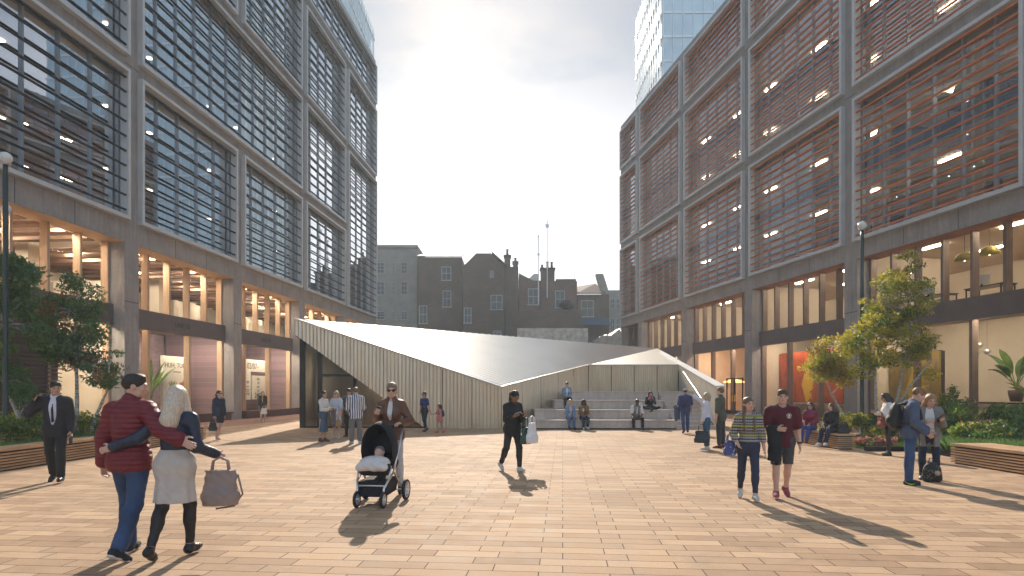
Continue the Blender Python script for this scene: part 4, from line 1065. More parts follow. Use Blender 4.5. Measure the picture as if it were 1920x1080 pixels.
    # clothing
    for w in wear:
        kd, mat = w[0], w[1]; a = w[2] if len(w) > 2 else {}
        F_ = Field(); t = a.get('t', .012); nm = a.get('name', kd); F_.wr = (a.get('wr', .0022), a.get('ws', 1))
        if kd == 'pants':
            F_.ell(k.pel+k.sd*.0*S, V3(.156 if fem else .150, .112, .13)*S+t, k.RT, .05)
            for s in (-1, 1):
                F_.ell(k.leg[s][0]-k.fw*.03*S, V3(.088, .088, .10)*S+t, k.RT, .06); legf(F_, k, s, t, a.get('len', 1.93), a.get('loose', .006))
            F_.plane(k.pel+k.sd*a.get('waist', .115)*S, k.sd)
            if 'hemz' in a: F_.plane(V3(0, 0, a['hemz']*S), (0, 0, -1))
        elif kd == 'skirt':
            wz = a.get('waist', .14); n0 = k.pel+k.sd*wz*S; zl = a['hem']
            F_.cone(n0, V3(k.pel[0], k.pel[1]+a.get('fwd', 0), zl*S), (.128*S+t, .100*S+t), (.165*S*a.get('flare', 1.1)+t, .135*S*a.get('flare', 1.1)+t), .04, k.RT)
            F_.ell(k.pel+k.sd*.02*S, V3(.158, .115, .10)*S+t, k.RT, .05)
            for s in (-1, 1): F_.ell(k.leg[s][0]-k.fw*.02*S, V3(.088, .085, .10)*S+t, k.RT, .08)
            F_.plane(V3(0, 0, zl*S), (0, 0, -1))
        elif kd in ('top', 'jacket', 'dress'):
            hem = a.get('hem', -.04)
            torso(F_, k, t, low=hem < -.06)
            if hem < -.03 and kd != 'dress': F_.cone(k.pel+k.sd*.14*S, k.pel+k.sd*(hem-.03)*S, (.130*S+t, .098*S+t), (.162*S*a.get('flare', 1)+t, .122*S*a.get('flare', 1)+t), .04, k.RT)
            if kd == 'dress':
                zl = a['hemz']; F_.cone(k.pel+k.sd*.16*S, V3(k.pel[0], k.pel[1]+a.get('fwd', 0), zl*S), (.12*S+t, .095*S+t), (.17*S*a.get('flare', 1.1)+t, .14*S*a.get('flare', 1.1)+t), .05, k.RT)
            for s in (-1, 1):
                sl = a.get('sleeve', 1.93)
                if sl: armf(F_, k, s, t+a.get('st', 0), sl, a.get('cuff', .003))
            if kd == 'dress': F_.plane(V3(0, 0, a['hemz']*S), (0, 0, -1))
            else: F_.plane(k.pel+k.sd*hem*S, -k.sd)
            if a.get('collar'):
                F_.cap(k.nb+k.sd*.0*S-k.fw*.012*S, k.nb+k.sd*.062*S-k.fw*.006*S, .066*S+t*.4, .064*S+t*.3, .02)
                F_.sub(k.nb+k.sd*.12*S+k.fw*.055*S, V3(.05, .05, .075)*S, k.RT)
            else: F_.sub(k.nb+k.sd*.06*S+k.fw*.035*S, V3(a.get('neck', .07), .075, a.get('nd', .065))*S, k.RT)
            if a.get('open'):
                oc = a['open']; F_.sub(k.che+k.fw*.16*S+k.sd*(a.get('oz', -.0))*S, V3(oc, .15, a.get('oh', .25))*S, k.RT)
        elif kd == 'tie': F_.chain([k.nb+k.fw*.055*S-k.sd*.01*S, k.nb+k.fw*.108*S-k.sd*.10*S, k.che+k.fw*.132*S-k.sd*.02*S, k.pel+k.fw*.118*S+k.sd*.12*S], [.014*S, .012*S, .016*S, .02*S], .008)
        elif kd == 'scarf':
            for i in range(10):
                b0, b1 = 2*math.pi*i/10, 2*math.pi*(i+1)/10
                f = lambda b: k.nb+k.sd*.03*S+(k.ax*math.cos(b)*.075+k.fw*(math.sin(b)*.07+.01))*S
                F_.cap(f(b0), f(b1), .034*S, .034*S, .015)
            F_.chain([k.nb+k.fw*.09*S, k.nb+k.fw*.12*S-k.sd*.16*S], [.04*S, .045*S], .02)
        elif kd == 'hood': F_.ell(k.nb-k.fw*.085*S+k.sd*.0*S, V3(.10, .065, .065)*S, k.RT, .03); F_.cap(k.nb-k.ax*.07*S+k.fw*.02*S, k.nb+k.ax*.07*S+k.fw*.02*S, .04*S, .04*S, .04); F_.sub(k.nb+k.sd*.09*S+k.fw*.03*S, V3(.06, .075, .075)*S, k.RT)
        elif kd == 'wrap': F_.cone(k.pel+k.sd*.12*S, k.pel-k.sd*.10*S, (.14*S+.02, .11*S+.02), (.16*S+.02, .13*S+.03), .03, k.RT)
        elif kd == 'cap': F_.ell(hp(0, -.012, .055), V3(.092, .108, .082)*s_, RH, .02); F_.plane(hp(0, 0, .03), -k.hu); F_.ell(hp(0, -.0, .038), V3(.105, .125, .012)*s_, RH, .01)
        elif kd == 'belt': continue
        if kd == 'shoes':
            for s in (-1, 1):
                F_ = Field(); footf(F_, k, s, a.get('t', .007)); an, d, dn = k.leg[s][2:]; kn = k.leg[s][1]
                if a.get('boot'): F_.cap(an, an+(kn-an)*a['boot'], .045*S, .05*S, .03)
                F_.plane(an+(kn-an)*(a.get('boot', .02) if a.get('boot') else a.get('top', .04))*1.0, kn-an)
                F_.plane(an+dn*(.096 if not a.get('heel') else .094)*S, dn)
                if a.get('heel'): F_.cap(an+dn*.06*S-d*.05*S, an+dn*.06*S-d*.055*S+V3(0, 0, -.05*S), .018*S, .010*S, .01)
                sh = piece('shoe', F_, mat, h*.85)
                if a.get('sole') and sh:
                    G = Field(); S2 = S*(.94 if fem else 1); G.cap(an+dn*.088*S2-d*.04*S2, an+dn*.088*S2+d*.15*S2, .038*S2, .032*S2, .01); G.plane(an+dn*.078*S2, -dn); G.plane(an+dn*.098*S2, dn)
                    v, q = G.mesh(h*.7)
                    if len(q): np_mesh('sole', v, q, a['sole'], sh)
        elif F_.p: piece(nm, F_, mat)
    return k
def world(k, p):
    a = k.o.rotation_euler[2]; q = rotz(p, a); l = k.o.location; return Vector((q[0]+l[0], q[1]+l[1], q[2]+l[2]))
def handpos(k, s, d=.075): return k.arm[s][2]+k.arm[s][3]*d*k.S
def walk(lead, st=.25):
    b = -lead; n = {1: 'r', -1: 'l'}
    return {n[lead]+'t': (lead*.03, st, -1), n[lead]+'s': (0, st*.30-.06, -1), n[lead]+'d': (lead*.15, 1, .06),
            n[b]+'t': (b*.03, -st*.75, -1), n[b]+'s': (b*.01, -st*2.1-.05, -1), n[b]+'d': (b*.15, 1, -.55)}
def sit(sp=.12, sh=.05, **kw):
    d = {'lt': (-sp, 1, -.03), 'rt': (sp, 1, -.03), 'ls': (0, sh, -1), 'rs': (0, sh, -1), 'seat': 0.0, 'la': (-.12, .25, -1), 'ra': (.12, .25, -1), 'lf': (.35, .8, -.35), 'rf': (-.35, .8, -.35)}
    d.update(kw); return d
def D_(*ds, **kw):
    o = {}
    for d in ds: o.update(d)
    o.update(kw); return o
def XY(px, py): Y = gy(py); return atx(px, Y), Y
Kp = {}
C_ = cloth
BLK = C_((.016, .016, .018)); NAVY = C_((.02, .028, .06)); WHT = C_((.66, .65, .63)); JEAN = C_((.035, .06, .125), .85, 'denim'); DJEAN = C_((.018, .026, .05), .85, 'denim'); GREY = C_((.14, .14, .145))
LEATHER_BLK = C_((.014, .014, .015), .4); SOLE = pm('white rubber', (.6, .58, .55), .6, 0, .05, 4, 0); BOOT = C_((.02, .018, .017), .5); LBLUE = C_((.16, .24, .36), .85, 'denim'); TIGHT = C_((.022, .017, .017), .6)
SNK = C_((.55, .53, .50), .6)
# front couple
Kp['m2'] = build_person('man in a quilted dark red jacket and jeans, his arm round a woman', -3.74, 5.75, 174, 1.82, False,
    D_(walk(-1, .24), la=(-.34, -.02, -1), lf=(-.16, .16, -1), ra=(.72, -.34, -.62), rf=(.95, -.12, -.42), rp=(-.2, 1, 0), head=(-58, 6, 0), shR=(0, -.02, .01)), 'fair', ('short', (.022, .014, .010)),
    [('pants', JEAN, {'t': .016, 'loose': .018, 'len': 1.97}), ('jacket', C_((.16, .012, .02), .55, 'puffer'), {'t': .032, 'hem': -.12, 'collar': 1, 'st': .002, 'cuff': .008, 'flare': 1.02}), ('shoes', C_((.02, .022, .03)), {'sole': SOLE})], curls=(.75, .4), extra=('shades',))
Kp['w3'] = build_person('silver blonde woman in a navy leather jacket and pale skirt, walking away with a man', -3.28, 5.72, 180, 1.70, True,
    D_(walk(1, .22), la=(-.66, -.42, -.72), lf=(-.92, -.12, -.30), lp=(.2, 1, 0), ra=(.24, -.06, -1), rf=(.36, .72, -.34), head=(8, 4, 0)), 'fair', ('long', (.60, .49, .38)),
    [('pants', TIGHT, {'t': .004, 'loose': 0, 'len': 2, 'name': 'tights'}), ('skirt', C_((.52, .46, .41)), {'t': .02, 'hem': .58, 'flare': 1.12, 'waist': .16}), ('jacket', C_((.016, .024, .05), .38), {'t': .022, 'hem': .03, 'collar': 1}), ('shoes', LEATHER_BLK, {'heel': 0})], curls=(.5, .9))
# suit
X, Y = XY(104, 905)
Kp['m1'] = build_person('man in a black suit and tie holding a phone to his ear', X, Y, 18, 1.80, False,
    D_(walk(-1, .17), ra=(.62, .12, -.72), rf=(-.42, .16, .9), rp=(-1, .2, -.2), la=(-.2, .0, -1), lf=(-.06, .26, -1), head=(28, 6, 0)), 'tan', ('short', (.012, .010, .010)),
    [('pants', BLK, {'t': .016, 'loose': .012, 'len': 1.96}), ('top', C_((.62, .60, .68)), {'t': .012, 'hem': .02, 'sleeve': 0, 'collar': 1, 'name': 'shirt'}), ('tie', C_((.02, .02, .035))), ('jacket', C_((.02, .018, .022)), {'t': .026, 'hem': -.16, 'open': .062, 'oh': .30, 'oz': -.0, 'sleeve': 1.93, 'nd': .08}), ('shoes', LEATHER_BLK, {'sole': BOOT})], curls=(.7, .7))
# mother with pram
Kp['w4'] = build_person('woman in a brown leather blazer and sunglasses looking at her phone behind the pushchair', -1.86, 9.1, -4, 1.74, True,
    D_(walk(1, .1), ra=(.34, .06, -1), rf=(-.28, .8, .42), rp=(-.3, 0, 1), rh=(-.3, .5, .8), la=(-.52, .1, -.85), lf=(.38, .92, -.12), lp=(0, -.2, -1), head=(10, 8, 0)), 'fair', ('pony', (.20, .13, .08)),
    [('pants', C_((.50, .50, .52)), {'t': .01, 'loose': .004, 'len': 1.95}), ('top', WHT, {'t': .01, 'hem': .0, 'sleeve': 0, 'name': 'blouse'}), ('jacket', C_((.12, .05, .026), .45), {'t': .022, 'hem': -.10, 'open': .042, 'oh': .22, 'oz': .08, 'collar': 1}), ('shoes', BOOT)], extra=('shades',), curls=(.8, .75))
# girl with phone in the middle
X, Y = XY(961, 884)
Kp['w12'] = build_person('young woman all in black walking with eyes on her phone, white bag on her arm', X, Y, 32, 1.69, True,
    D_(walk(-1, .28), ra=(.16, .16, -1), rf=(-.40, .92, .36), rp=(-.5, .3, .8), la=(-.16, .16, -1), lf=(.34, .92, .36), lp=(.5, .3, .8), head=(0, 30, 0)), 'brown', ('pony', (.012, .010, .010)),
    [('pants', C_((.022, .023, .026)), {'t': .010, 'loose': .004, 'len': 1.9}), ('top', C_((.012, .013, .014)), {'t': .024, 'hem': -.16, 'sleeve': 1.6, 'name': 'sweatshirt', 'cuff': .01}), ('shoes', C_((.5, .5, .5)), {'sole': SOLE})], curls=(.7, .7))
# teenagers
X, Y = XY(1403, 938)
Kp['w21'] = build_person('girl with two braids, patterned jumper and navy leggings', X, Y, -15, 1.55, True,
    D_(walk(-1, .22), ra=(.34, .0, -1), rf=(-.22, .75, -.62), rp=(-.4, 0, 1), la=(-.22, -.05, -1), lf=(-.14, .14, -1), head=(22, 2, 4)), 'fair', ('braids', (.14, .085, .05)),
    [('pants', C_((.02, .028, .065), .7), {'t': .006, 'loose': 0, 'len': 1.88, 'waist': .16}), ('top', C_((.022, .022, .026), .9, 'fair', (.34, .33, .30)), {'t': .02, 'hem': .05, 'sleeve': 1.55, 'name': 'jumper'}), ('shoes', SNK, {'sole': SOLE})])
X, Y = XY(1466, 934)
Kp['m22'] = build_person('boy in a maroon t-shirt and dark shorts with a jacket over his arm', X, Y, -14, 1.66, False,
    D_(walk(1, .2), ra=(.26, .06, -1), rf=(-.55, .72, .0), rp=(-.3, -.6, 0), la=(-.2, -.02, -1), lf=(-.06, .2, -1), head=(-6, 4, -3)), 'fair', ('short', (.07, .045, .03)),
    [('pants', C_((.06, .065, .08)), {'t': .02, 'loose': .016, 'len': 1.12, 'hemz': .565, 'name': 'shorts'}), ('top', C_((.085, .010, .018)), {'t': .022, 'hem': -.12, 'sleeve': .78, 'st': .012, 'name': 't_shirt'}), ('shoes', C_((.26, .06, .085)), {'sole': SOLE})], curls=(.35, .9))
# lawn edge trio
X, Y = XY(1665, 854)
Kp['w25'] = build_person('dark haired woman in a white jacket and black shorts reading her phone', X, Y, -108, 1.62, True,
    D_(ra=(.1, .16, -1), rf=(-.3, .95, .25), la=(-.12, .2, -1), lf=(.3, .95, .3), lp=(.3, 0, 1), rp=(-.3, 0, 1), lt=(-.02, .06, -1), rt=(.02, -.06, -1), head=(0, 20, 0)), 'tan', ('long', (.03, .018, .012)),
    [('pants', TIGHT, {'t': .003, 'loose': 0, 'len': 2, 'name': 'tights'}), ('skirt', BLK, {'t': .018, 'hem': .74, 'flare': 1.0, 'name': 'shorts'}), ('jacket', WHT, {'t': .022, 'hem': .0}), ('shoes', BOOT, {'boot': .12})], extra=('shades',), curls=(.7, .7))
X, Y = XY(1706, 908)
Kp['m26'] = build_person('young man in a slate blue hoodie with a black backpack, looking down', X, Y, 60, 1.74, False,
    D_(ra=(.2, .06, -1), rf=(-.25, .65, -.62), la=(-.2, .1, -1), lf=(.2, .75, -.5), lt=(-.03, .03, -1), rt=(.03, -.03, -1), head=(8, 32, 0), spine=(0, .08, 1)), 'fair', ('short', (.20, .105, .055)),
    [('pants', C_((.03, .06, .14), .85, 'denim'), {'t': .014, 'loose': .01, 'len': 1.95}), ('jacket', C_((.07, .095, .16)), {'t': .03, 'hem': -.11, 'name': 'hoodie', 'cuff': .006}), ('hood', C_((.07, .095, .16))), ('shoes', C_((.02, .02, .022)), {'sole': SOLE})])
X, Y = XY(1742, 899)
Kp['w27'] = build_person('woman in an open grey cardigan and white top tapping a tablet', X, Y, -30, 1.62, True,
    D_(ra=(.26, .05, -1), rf=(-.72, .66, .2), rp=(-.2, .4, -1), la=(-.24, .12, -1), lf=(.14, .86, .34), lp=(.6, 0, .8), head=(16, 24, 0), lt=(-.07, 0, -1), rt=(.07, 0, -1)), 'fair', ('long', (.30, .17, .085)),
    [('pants', DJEAN, {'t': .008, 'loose': .002, 'len': 1.9}), ('top', WHT, {'t': .014, 'hem': .03, 'sleeve': 0, 'name': 'top', 'nd': .1}), ('jacket', C_((.20, .185, .175), .9), {'t': .026, 'hem': -.26, 'open': .085, 'oh': .7, 'oz': -.2, 'name': 'cardigan', 'nd': .1}), ('shoes', C_((.10, .09, .085), .4), {'boot': .16})], curls=(.75, .5))
# group at the pavilion glass
X, Y = XY(606, 828)
Kp['w6'] = build_person('woman in a white blouse and long denim skirt with a dark ponytail', X, Y, 72, 1.66, True,
    D_(ra=(.1, .2, -1), rf=(-.25, .95, .0), la=(-.1, .2, -1), lf=(.25, .95, .05), lt=(-.02, .05, -1), rt=(.02, -.06, -1)), 'tan', ('pony', (.014, .010, .010)),
    [('skirt', C_((.05, .09, .15), .85, 'denim'), {'t': .014, 'hem': .34, 'flare': .95}), ('top', C_((.6, .58, .55)), {'t': .02, 'hem': .06, 'name': 'blouse'}), ('shoes', C_((.09, .05, .035)), {'heel': 0, 'boot': .12})])
X, Y = XY(631, 822)
Kp['w7'] = build_person('blonde woman in a pale striped dress and sunglasses holding a straw bag', X, Y, -14, 1.66, True,
    D_(ra=(.22, .12, -1), rf=(-.30, .45, -1), la=(-.22, .1, -1), lf=(.42, .42, -1)), 'fair', ('long', (.42, .27, .14)),
    [('dress', C_((.52, .56, .62), .8, 'vstripe', (.34, .40, .50)), {'t': .016, 'hemz': .56, 'sleeve': .85, 'st': .02, 'flare': 1.05}), ('shoes', SNK)], extra=('shades',), curls=(.8, .8))
X, Y = XY(661, 819)
Kp['m8'] = build_person('man in sunglasses and a dark floral shirt, half hidden behind the striped shirt', X-.12, Y, -8, 1.74, False,
    D_(ra=(.16, .05, -1), rf=(.0, .25, -1)), 'tan', ('short', (.03, .02, .015)),
    [('pants', BLK, {'t': .012}), ('top', C_((.03, .03, .045), .8, 'floral', (.26, .16, .16)), {'t': .02, 'hem': -.12, 'sleeve': .9, 'st': .012, 'name': 'shirt'}), ('shoes', BOOT, {'sole': SOLE})], extra=('shades',))
X, Y = XY(667, 832)
Kp['m9'] = build_person('man in a navy and white striped shirt and grey trousers, seen from behind', X, Y, 205, 1.78, False,
    D_(ra=(.24, .15, -1), rf=(-.1, .9, -.25), la=(-.22, .12, -1), lf=(.2, .85, -.3), lt=(-.07, .02, -1), rt=(.07, -.02, -1)), 'fair', ('short', (.16, .11, .08)),
    [('pants', GREY, {'t': .022, 'loose': .014, 'len': 1.9}), ('top', C_((.62, .62, .62), .8, 'vstripe', (.05, .07, .14)), {'t': .034, 'hem': -.16, 'sleeve': 1.9, 'name': 'shirt'}), ('shoes', C_((.30, .36, .42)), {'sole': SOLE})])
# mother and daughter at the wall
X, Y = XY(796, 810)
Kp['w10'] = build_person('woman in a blue top and rolled jeans holding a small girl by the hand', X, Y, -35, 1.60, True,
    D_(walk(-1, .2), la=(-.34, -.1, -1), lf=(-.35, -.05, -1), ra=(.2, .0, -1), rf=(.1, .1, -1)), 'tan', ('bun', (.015, .012, .012)),
    [('pants', DJEAN, {'t': .01, 'len': 1.8}), ('top', C_((.025, .035, .14)), {'t': .014, 'hem': -.02, 'sleeve': .7, 'name': 'top'}), ('wrap', BLK), ('shoes', BOOT)], extra=('shades',))
X, Y = XY(824, 812)
Kp['g11'] = build_person('small girl in a pink dress with a blue rucksack', X, Y, -52, 1.12, True,
    D_(walk(1, .22), ra=(.05, .55, -.7), rf=(.1, .75, -.1), la=(-.2, .1, -1)), 'tan', ('long', (.02, .014, .012)),
    [('dress', C_((.62, .17, .17)), {'t': .014, 'hemz': .78, 'sleeve': 0, 'flare': 1.35}), ('shoes', C_((.6, .06, .07)))], h=.012)
# on the steps
Kp['w13'] = build_person('woman in a denim jacket sitting highest on the steps, at their left end', 2.50, 26.88, 4, 1.62, True,
    sit(head=(0, 18, 0), spine=(0, .12, 1)), 'fair', ('short', (.05, .03, .02)), [('pants', DJEAN, {'t': .012}), ('top', WHT, {'t': .01, 'hem': .04, 'sleeve': 0, 'name': 'top'}), ('jacket', LBLUE, {'t': .022, 'hem': .02, 'open': .06, 'oh': .3}), ('shoes', BOOT)], z=1.2)
Kp['w14'] = build_person('blonde woman in a pale denim jacket, jeans and dark boots on the lowest step', 2.46, 24.86, 6, 1.66, True,
    sit(.06, .12, rs=(.1, .35, -1)), 'fair', ('long', (.50, .38, .24)), [('pants', C_((.06, .12, .26), .85, 'denim'), {'t': .012}), ('top', C_((.5, .4, .4)), {'t': .01, 'hem': .04, 'sleeve': 0, 'name': 'top'}), ('jacket', LBLUE, {'t': .022, 'hem': .0, 'open': .06, 'oh': .3}), ('shoes', BOOT, {'boot': .3})], z=.4)
Kp['w15'] = build_person('woman in a mustard coat and dark jeans holding a cup on the lowest step', 3.04, 24.88, 6, 1.66, True,
    sit(.05, .1, ls=(.15, .4, -1), ra=(.15, .15, -1), rf=(-.3, .8, .45), la=(-.15, .15, -1), lf=(.3, .8, .4)), 'dark', ('long', (.012, .010, .010)), [('pants', DJEAN, {'t': .012}), ('top', C_((.1, .1, .1)), {'t': .01, 'hem': .04, 'sleeve': 0, 'name': 'top'}), ('jacket', C_((.24, .12, .03)), {'t': .026, 'hem': -.04, 'open': .05, 'oh': .3, 'name': 'coat'}), ('shoes', SNK, {'sole': SOLE})], z=.4)
Kp['m16'] = build_person('man in a grey waistcoat over a white shirt leaning forward on the lowest step', 5.27, 24.92, 0, 1.74, False,
    sit(.26, .0, spine=(0, .34, 1), ra=(.2, .25, -1), rf=(-.42, .75, -.5), la=(-.2, .25, -1), lf=(.42, .75, -.5), head=(0, 12, 0)), 'dark', ('short', (.012, .010, .010)), [('pants', BLK, {'t': .014}), ('top', WHT, {'t': .012, 'hem': .02, 'sleeve': .9, 'st': .01, 'name': 'shirt'}), ('jacket', C_((.20, .19, .19)), {'t': .02, 'hem': -.02, 'sleeve': 0, 'open': .03, 'oh': .2, 'name': 'waistcoat'}), ('shoes', BOOT)], z=.4, curls=(.8, .8))
Kp['w17'] = build_person('woman in black with a pink scarf sitting cross legged on the steps', 6.12, 26.0, -6, 1.60, True,
    {'lt': (-.72, .68, .05), 'ls': (.95, .25, -.32), 'rt': (.72, .68, .05), 'rs': (-.95, .35, -.25), 'ld': (.6, .8, 0), 'rd': (-.6, .8, 0), 'seat': 0.0, 'ra': (.2, .35, -.8), 'rf': (-.4, .5, .8), 'la': (-.2, .35, -.8), 'lf': (.4, .5, .8), 'head': (0, 22, 0), 'spine': (0, .15, 1)}, 'fair', ('bob', (.014, .010, .010)),
    [('pants', BLK, {'t': .014}), ('top', C_((.02, .018, .022)), {'t': .022, 'hem': -.02, 'name': 'jumper'}), ('scarf', C_((.42, .10, .26))), ('shoes', BOOT)], z=.8)
X, Y = XY(1285, 812)
Kp['m18'] = build_person('man in a pale hat with a navy backpack walking up to the narrow stair', X, Y, 176, 1.72, False,
    D_(walk(1, .16), la=(-.2, .1, -1), lf=(-.1, .7, -.4), ra=(.2, 0, -1)), 'tan', ('short', (.05, .035, .025)),
    [('pants', C_((.03, .055, .15), .85, 'denim'), {'t': .014}), ('top', C_((.03, .05, .17)), {'t': .022, 'hem': -.12, 'sleeve': .9, 'st': .01, 'name': 't_shirt'}), ('cap', C_((.34, .40, .46)), {'name': 'hat'}), ('shoes', C_((.10, .045, .03)))])
X, Y = XY(1325, 843)
Kp['w19'] = build_person('older woman with grey blonde bob pointing up past the stair', X, Y, -122, 1.62, True,
    D_(ra=(.2, .85, .42), rf=(.1, .9, .55), rp=(0, 0, -1), la=(-.12, .08, -1), lf=(-.02, .2, -1), head=(0, -10, 0)), 'fair', ('bob', (.36, .29, .21)),
    [('pants', C_((.03, .09, .16), .85, 'denim'), {'t': .012, 'len': 1.85}), ('top', C_((.56, .58, .66)), {'t': .024, 'hem': -.06, 'sleeve': 1.9, 'name': 'blouse'}), ('shoes', SNK)], curls=(.8, .15))
X, Y = XY(1351, 840)
Kp['m20'] = build_person('man in an olive shirt and dark trousers standing behind the pointing woman', X, Y, -128, 1.76, False,
    D_(ra=(.18, .0, -1), la=(-.18, .0, -1), lt=(-.05, .03, -1), rt=(.05, -.05, -1), head=(0, -6, 0)), 'fair', ('short', (.17, .09, .045)),
    [('pants', C_((.04, .042, .05)), {'t': .016, 'loose': .006, 'len': 1.86}), ('top', C_((.075, .085, .06)), {'t': .026, 'hem': -.14, 'sleeve': 1.2, 'collar': 1, 'name': 'shirt'}), ('shoes', C_((.12, .025, .03)), {'sole': SOLE})])
# bench
Kp['w23'] = build_person('woman in a crimson coat, purple scarf and sunglasses on the bench', 9.12, 17.9, -48, 1.64, True,
    sit(.05, .18, ls=(.1, .3, -1), head=(6, 0, 0)), 'fair', ('long', (.03, .02, .015)), [('pants', C_((.04, .07, .24), .85, 'denim'), {'t': .012}), ('jacket', C_((.20, .012, .035)), {'t': .028, 'hem': -.05, 'collar': 1, 'name': 'coat'}), ('scarf', C_((.14, .03, .16))), ('shoes', C_((.12, .065, .04)), {'boot': .8})], z=.43, extra=('shades',))
Kp['w24'] = build_person('woman in a black jacket with brown hair on the near end of the bench', 9.16, 16.8, -55, 1.62, True,
    sit(.05, .3, head=(-12, 4, 0), ls=(0, .5, -1), rs=(0, .35, -1)), 'fair', ('long', (.06, .032, .02)), [('pants', DJEAN, {'t': .012}), ('jacket', BLK, {'t': .026, 'hem': -.02, 'collar': 1}), ('shoes', SNK, {'sole': SOLE})], z=.43)
# left background
X, Y = XY(410, 826)
Kp['w28'] = build_person('woman in a long navy coat and sunglasses passing the lit shops', X, Y, 62, 1.64, True,
    D_(walk(1, .16), ra=(.14, 0, -1), rf=(.06, .1, -1)), 'fair', ('pony', (.03, .02, .015)), [('dress', BLK, {'t': .014, 'hemz': .72, 'sleeve': 0, 'flare': 1.0}), ('jacket', NAVY, {'t': .026, 'hem': -.34, 'open': .05, 'oh': .7, 'oz': -.25, 'name': 'coat'}), ('shoes', C_((.4, .32, .26)))], extra=('shades',))
Kp['w29'] = build_person('fair haired woman in a black suit in front of the dated poster window', atx(493, 30.5), 30.5, 10, 1.60, True,
    D_(walk(1, .1), la=(-.15, .1, -1), lf=(.0, .6, -.6)), 'fair', ('bob', (.42, .30, .16)), [('skirt', BLK, {'t': .016, 'hem': .55, 'flare': .95}), ('jacket', BLK, {'t': .022, 'hem': -.02, 'open': .04}), ('shoes', C_((.4, .32, .26)))], z=.006)

# ---------------------------------------------------------------- pushchair and baby
PX, PY = -1.93, 8.42
PC = empty('pushchair', (PX, PY, 0), R(-7), 'black hooded pushchair with silver frame facing the viewer', 'pushchair')   # local -y faces the viewer
PMB = lambda: MB()
TYRE = pm('black rubber', (.016, .016, .017), .7, 0, .1, 4, 0); SIL = pm('silver tube', (.66, .67, .70), .28, .85, .05, 4, 0); FAB = C_((.016, .017, .022), .85)
def wheel(x, y, r, w=.05):
    W_ = MB(); Mx = Matrix.Rotation(R(90), 3, 'Y')
    W_.lathe([(r-.035, -w*.4), (r-.012, -w*.5), (r, -w*.25), (r, w*.25), (r-.012, w*.5), (r-.035, w*.4), (r-.035, -w*.4)], (x, y, r), 28, Mx); o = W_.build('wheel', TYRE, PC, True)
    W_ = MB(); W_.lathe([(r-.055, -w*.35), (r-.036, -w*.4), (r-.036, w*.4), (r-.055, w*.35), (r-.055, -w*.35)], (x, y, r), 28, Mx)
    for k in range(6): a = k*math.pi/3; W_.tube([(x, y, r), (x, y+math.cos(a)*(r-.045), r+math.sin(a)*(r-.045))], .012, 6)
    W_.lathe([(.001, -w*.6), (.026, -w*.55), (.026, w*.55), (.001, w*.6)], (x, y, r), 12, Mx); W_.build('rim', SIL, o, True)
wheel(-.19, -.30, .115, .042); wheel(.19, -.30, .115, .042); wheel(-.31, .36, .155); wheel(.31, .36, .155)
m = MB()
for s in (-1, 1):
    m.tube([(s*.31, .36, .155), (s*.25, .30, .22), (s*.235, .02, .46), (s*.225, -.2, .36), (s*.19, -.28, .26), (s*.19, -.30, .115)], .016, 8)
    m.tube([(s*.235, .0, .46), (s*.24, .30, .86), (s*.23, .47, 1.06)], .016, 8)
    m.tube([(s*.225, -.2, .36), (s*.24, -.1, .56)], .014, 8)
m.tube([(-.31, .36, .155), (.31, .36, .155)], .012, 8); m.tube([(-.2, -.26, .30), (.2, -.26, .30)], .012, 8); m.build('frame', SIL, PC, True)
m = MB(); m.tube([(-.23, .47, 1.06), (-.2, .5, 1.085), (.2, .5, 1.085), (.23, .47, 1.06)], .021, 8); m.build('handle', TYRE, PC, True)
m = MB(); m.slab([(-.19, -.24, .14), (.19, -.24, .14), (.22, -.20, .34), (-.22, -.20, .34)], (0, .5, .02)); m.build('basket', FAB, PC)
G = Field(); G.cap((-.14, -.12, .52), (.14, -.12, .52), .1, .1, .05); G.cap((-.15, .18, .58), (.15, .18, .58), .1, .1, .08); G.ell((0, .26, .78), (.2, .07, .22), None, .06); v, q = G.mesh(.012); np_mesh('seat', v, q, FAB, PC)
G = Field(); G.ell((0, .10, .78), (.255, .34, .40), None, .02); G.sub((0, .02, .76), (.23, .34, .37)); G.plane((0, .0, .62), (0, -.25, -1)); G.plane((0, -.16, .8), (0, -1, .35)); v, q = G.mesh(.011); np_mesh('hood', v, q, C_((.014, .016, .024), .8), PC)
G = Field(); G.ell((0, -.10, .60), (.215, .20, .105), None, .04); G.cap((-.17, -.24, .56), (.17, -.24, .56), .06, .06, .05); G.wr = (.008, .6); v, q = G.mesh(.010); o = np_mesh('blanket', v, q, C_((.66, .62, .60)), None); o.location = (PX, PY, 0); o.rotation_euler = (0, 0, R(-7)); tag(o, 'rumpled cream blanket tucked over the baby in the pushchair', 'blanket')
o = empty('person', (PX, PY, 0), R(-7), 'baby asleep under the cream blanket in the pushchair', 'person')
G = Field(); G.ell((.03, -.0, .745), (.066, .07, .078), None, .02); G.ell((.03, -.06, .728), (.04, .03, .04), None, .03); G.cap((.03, -.075, .738), (.03, -.088, .732), .007, .009, .01); G.ell((.0, -.02, .63), (.12, .10, .07), None, .04)
G.ell((-.035, .0, .74), (.01, .016, .02), None, .01); G.ell((.095, .0, .74), (.01, .016, .02), None, .01)
for s in (-1, 1):
    G.chain([(s*.11, -.02, .64), (s*.13, -.10, .66)], [.035, .028], .02); G.ell((s*.13, -.125, .672), (.02, .022, .018), None, .01)
v, q = G.mesh(.007); np_mesh('body', v, q, skinmat(SK['fair']), o)
G = Field(); G.ell((.03, .012, .765), (.072, .072, .068), None, .02); G.sub((.03, -.085, .72), (.06, .06, .055)); v, q = G.mesh(.007); np_mesh('hat', v, q, C_((.16, .13, .14)), o)

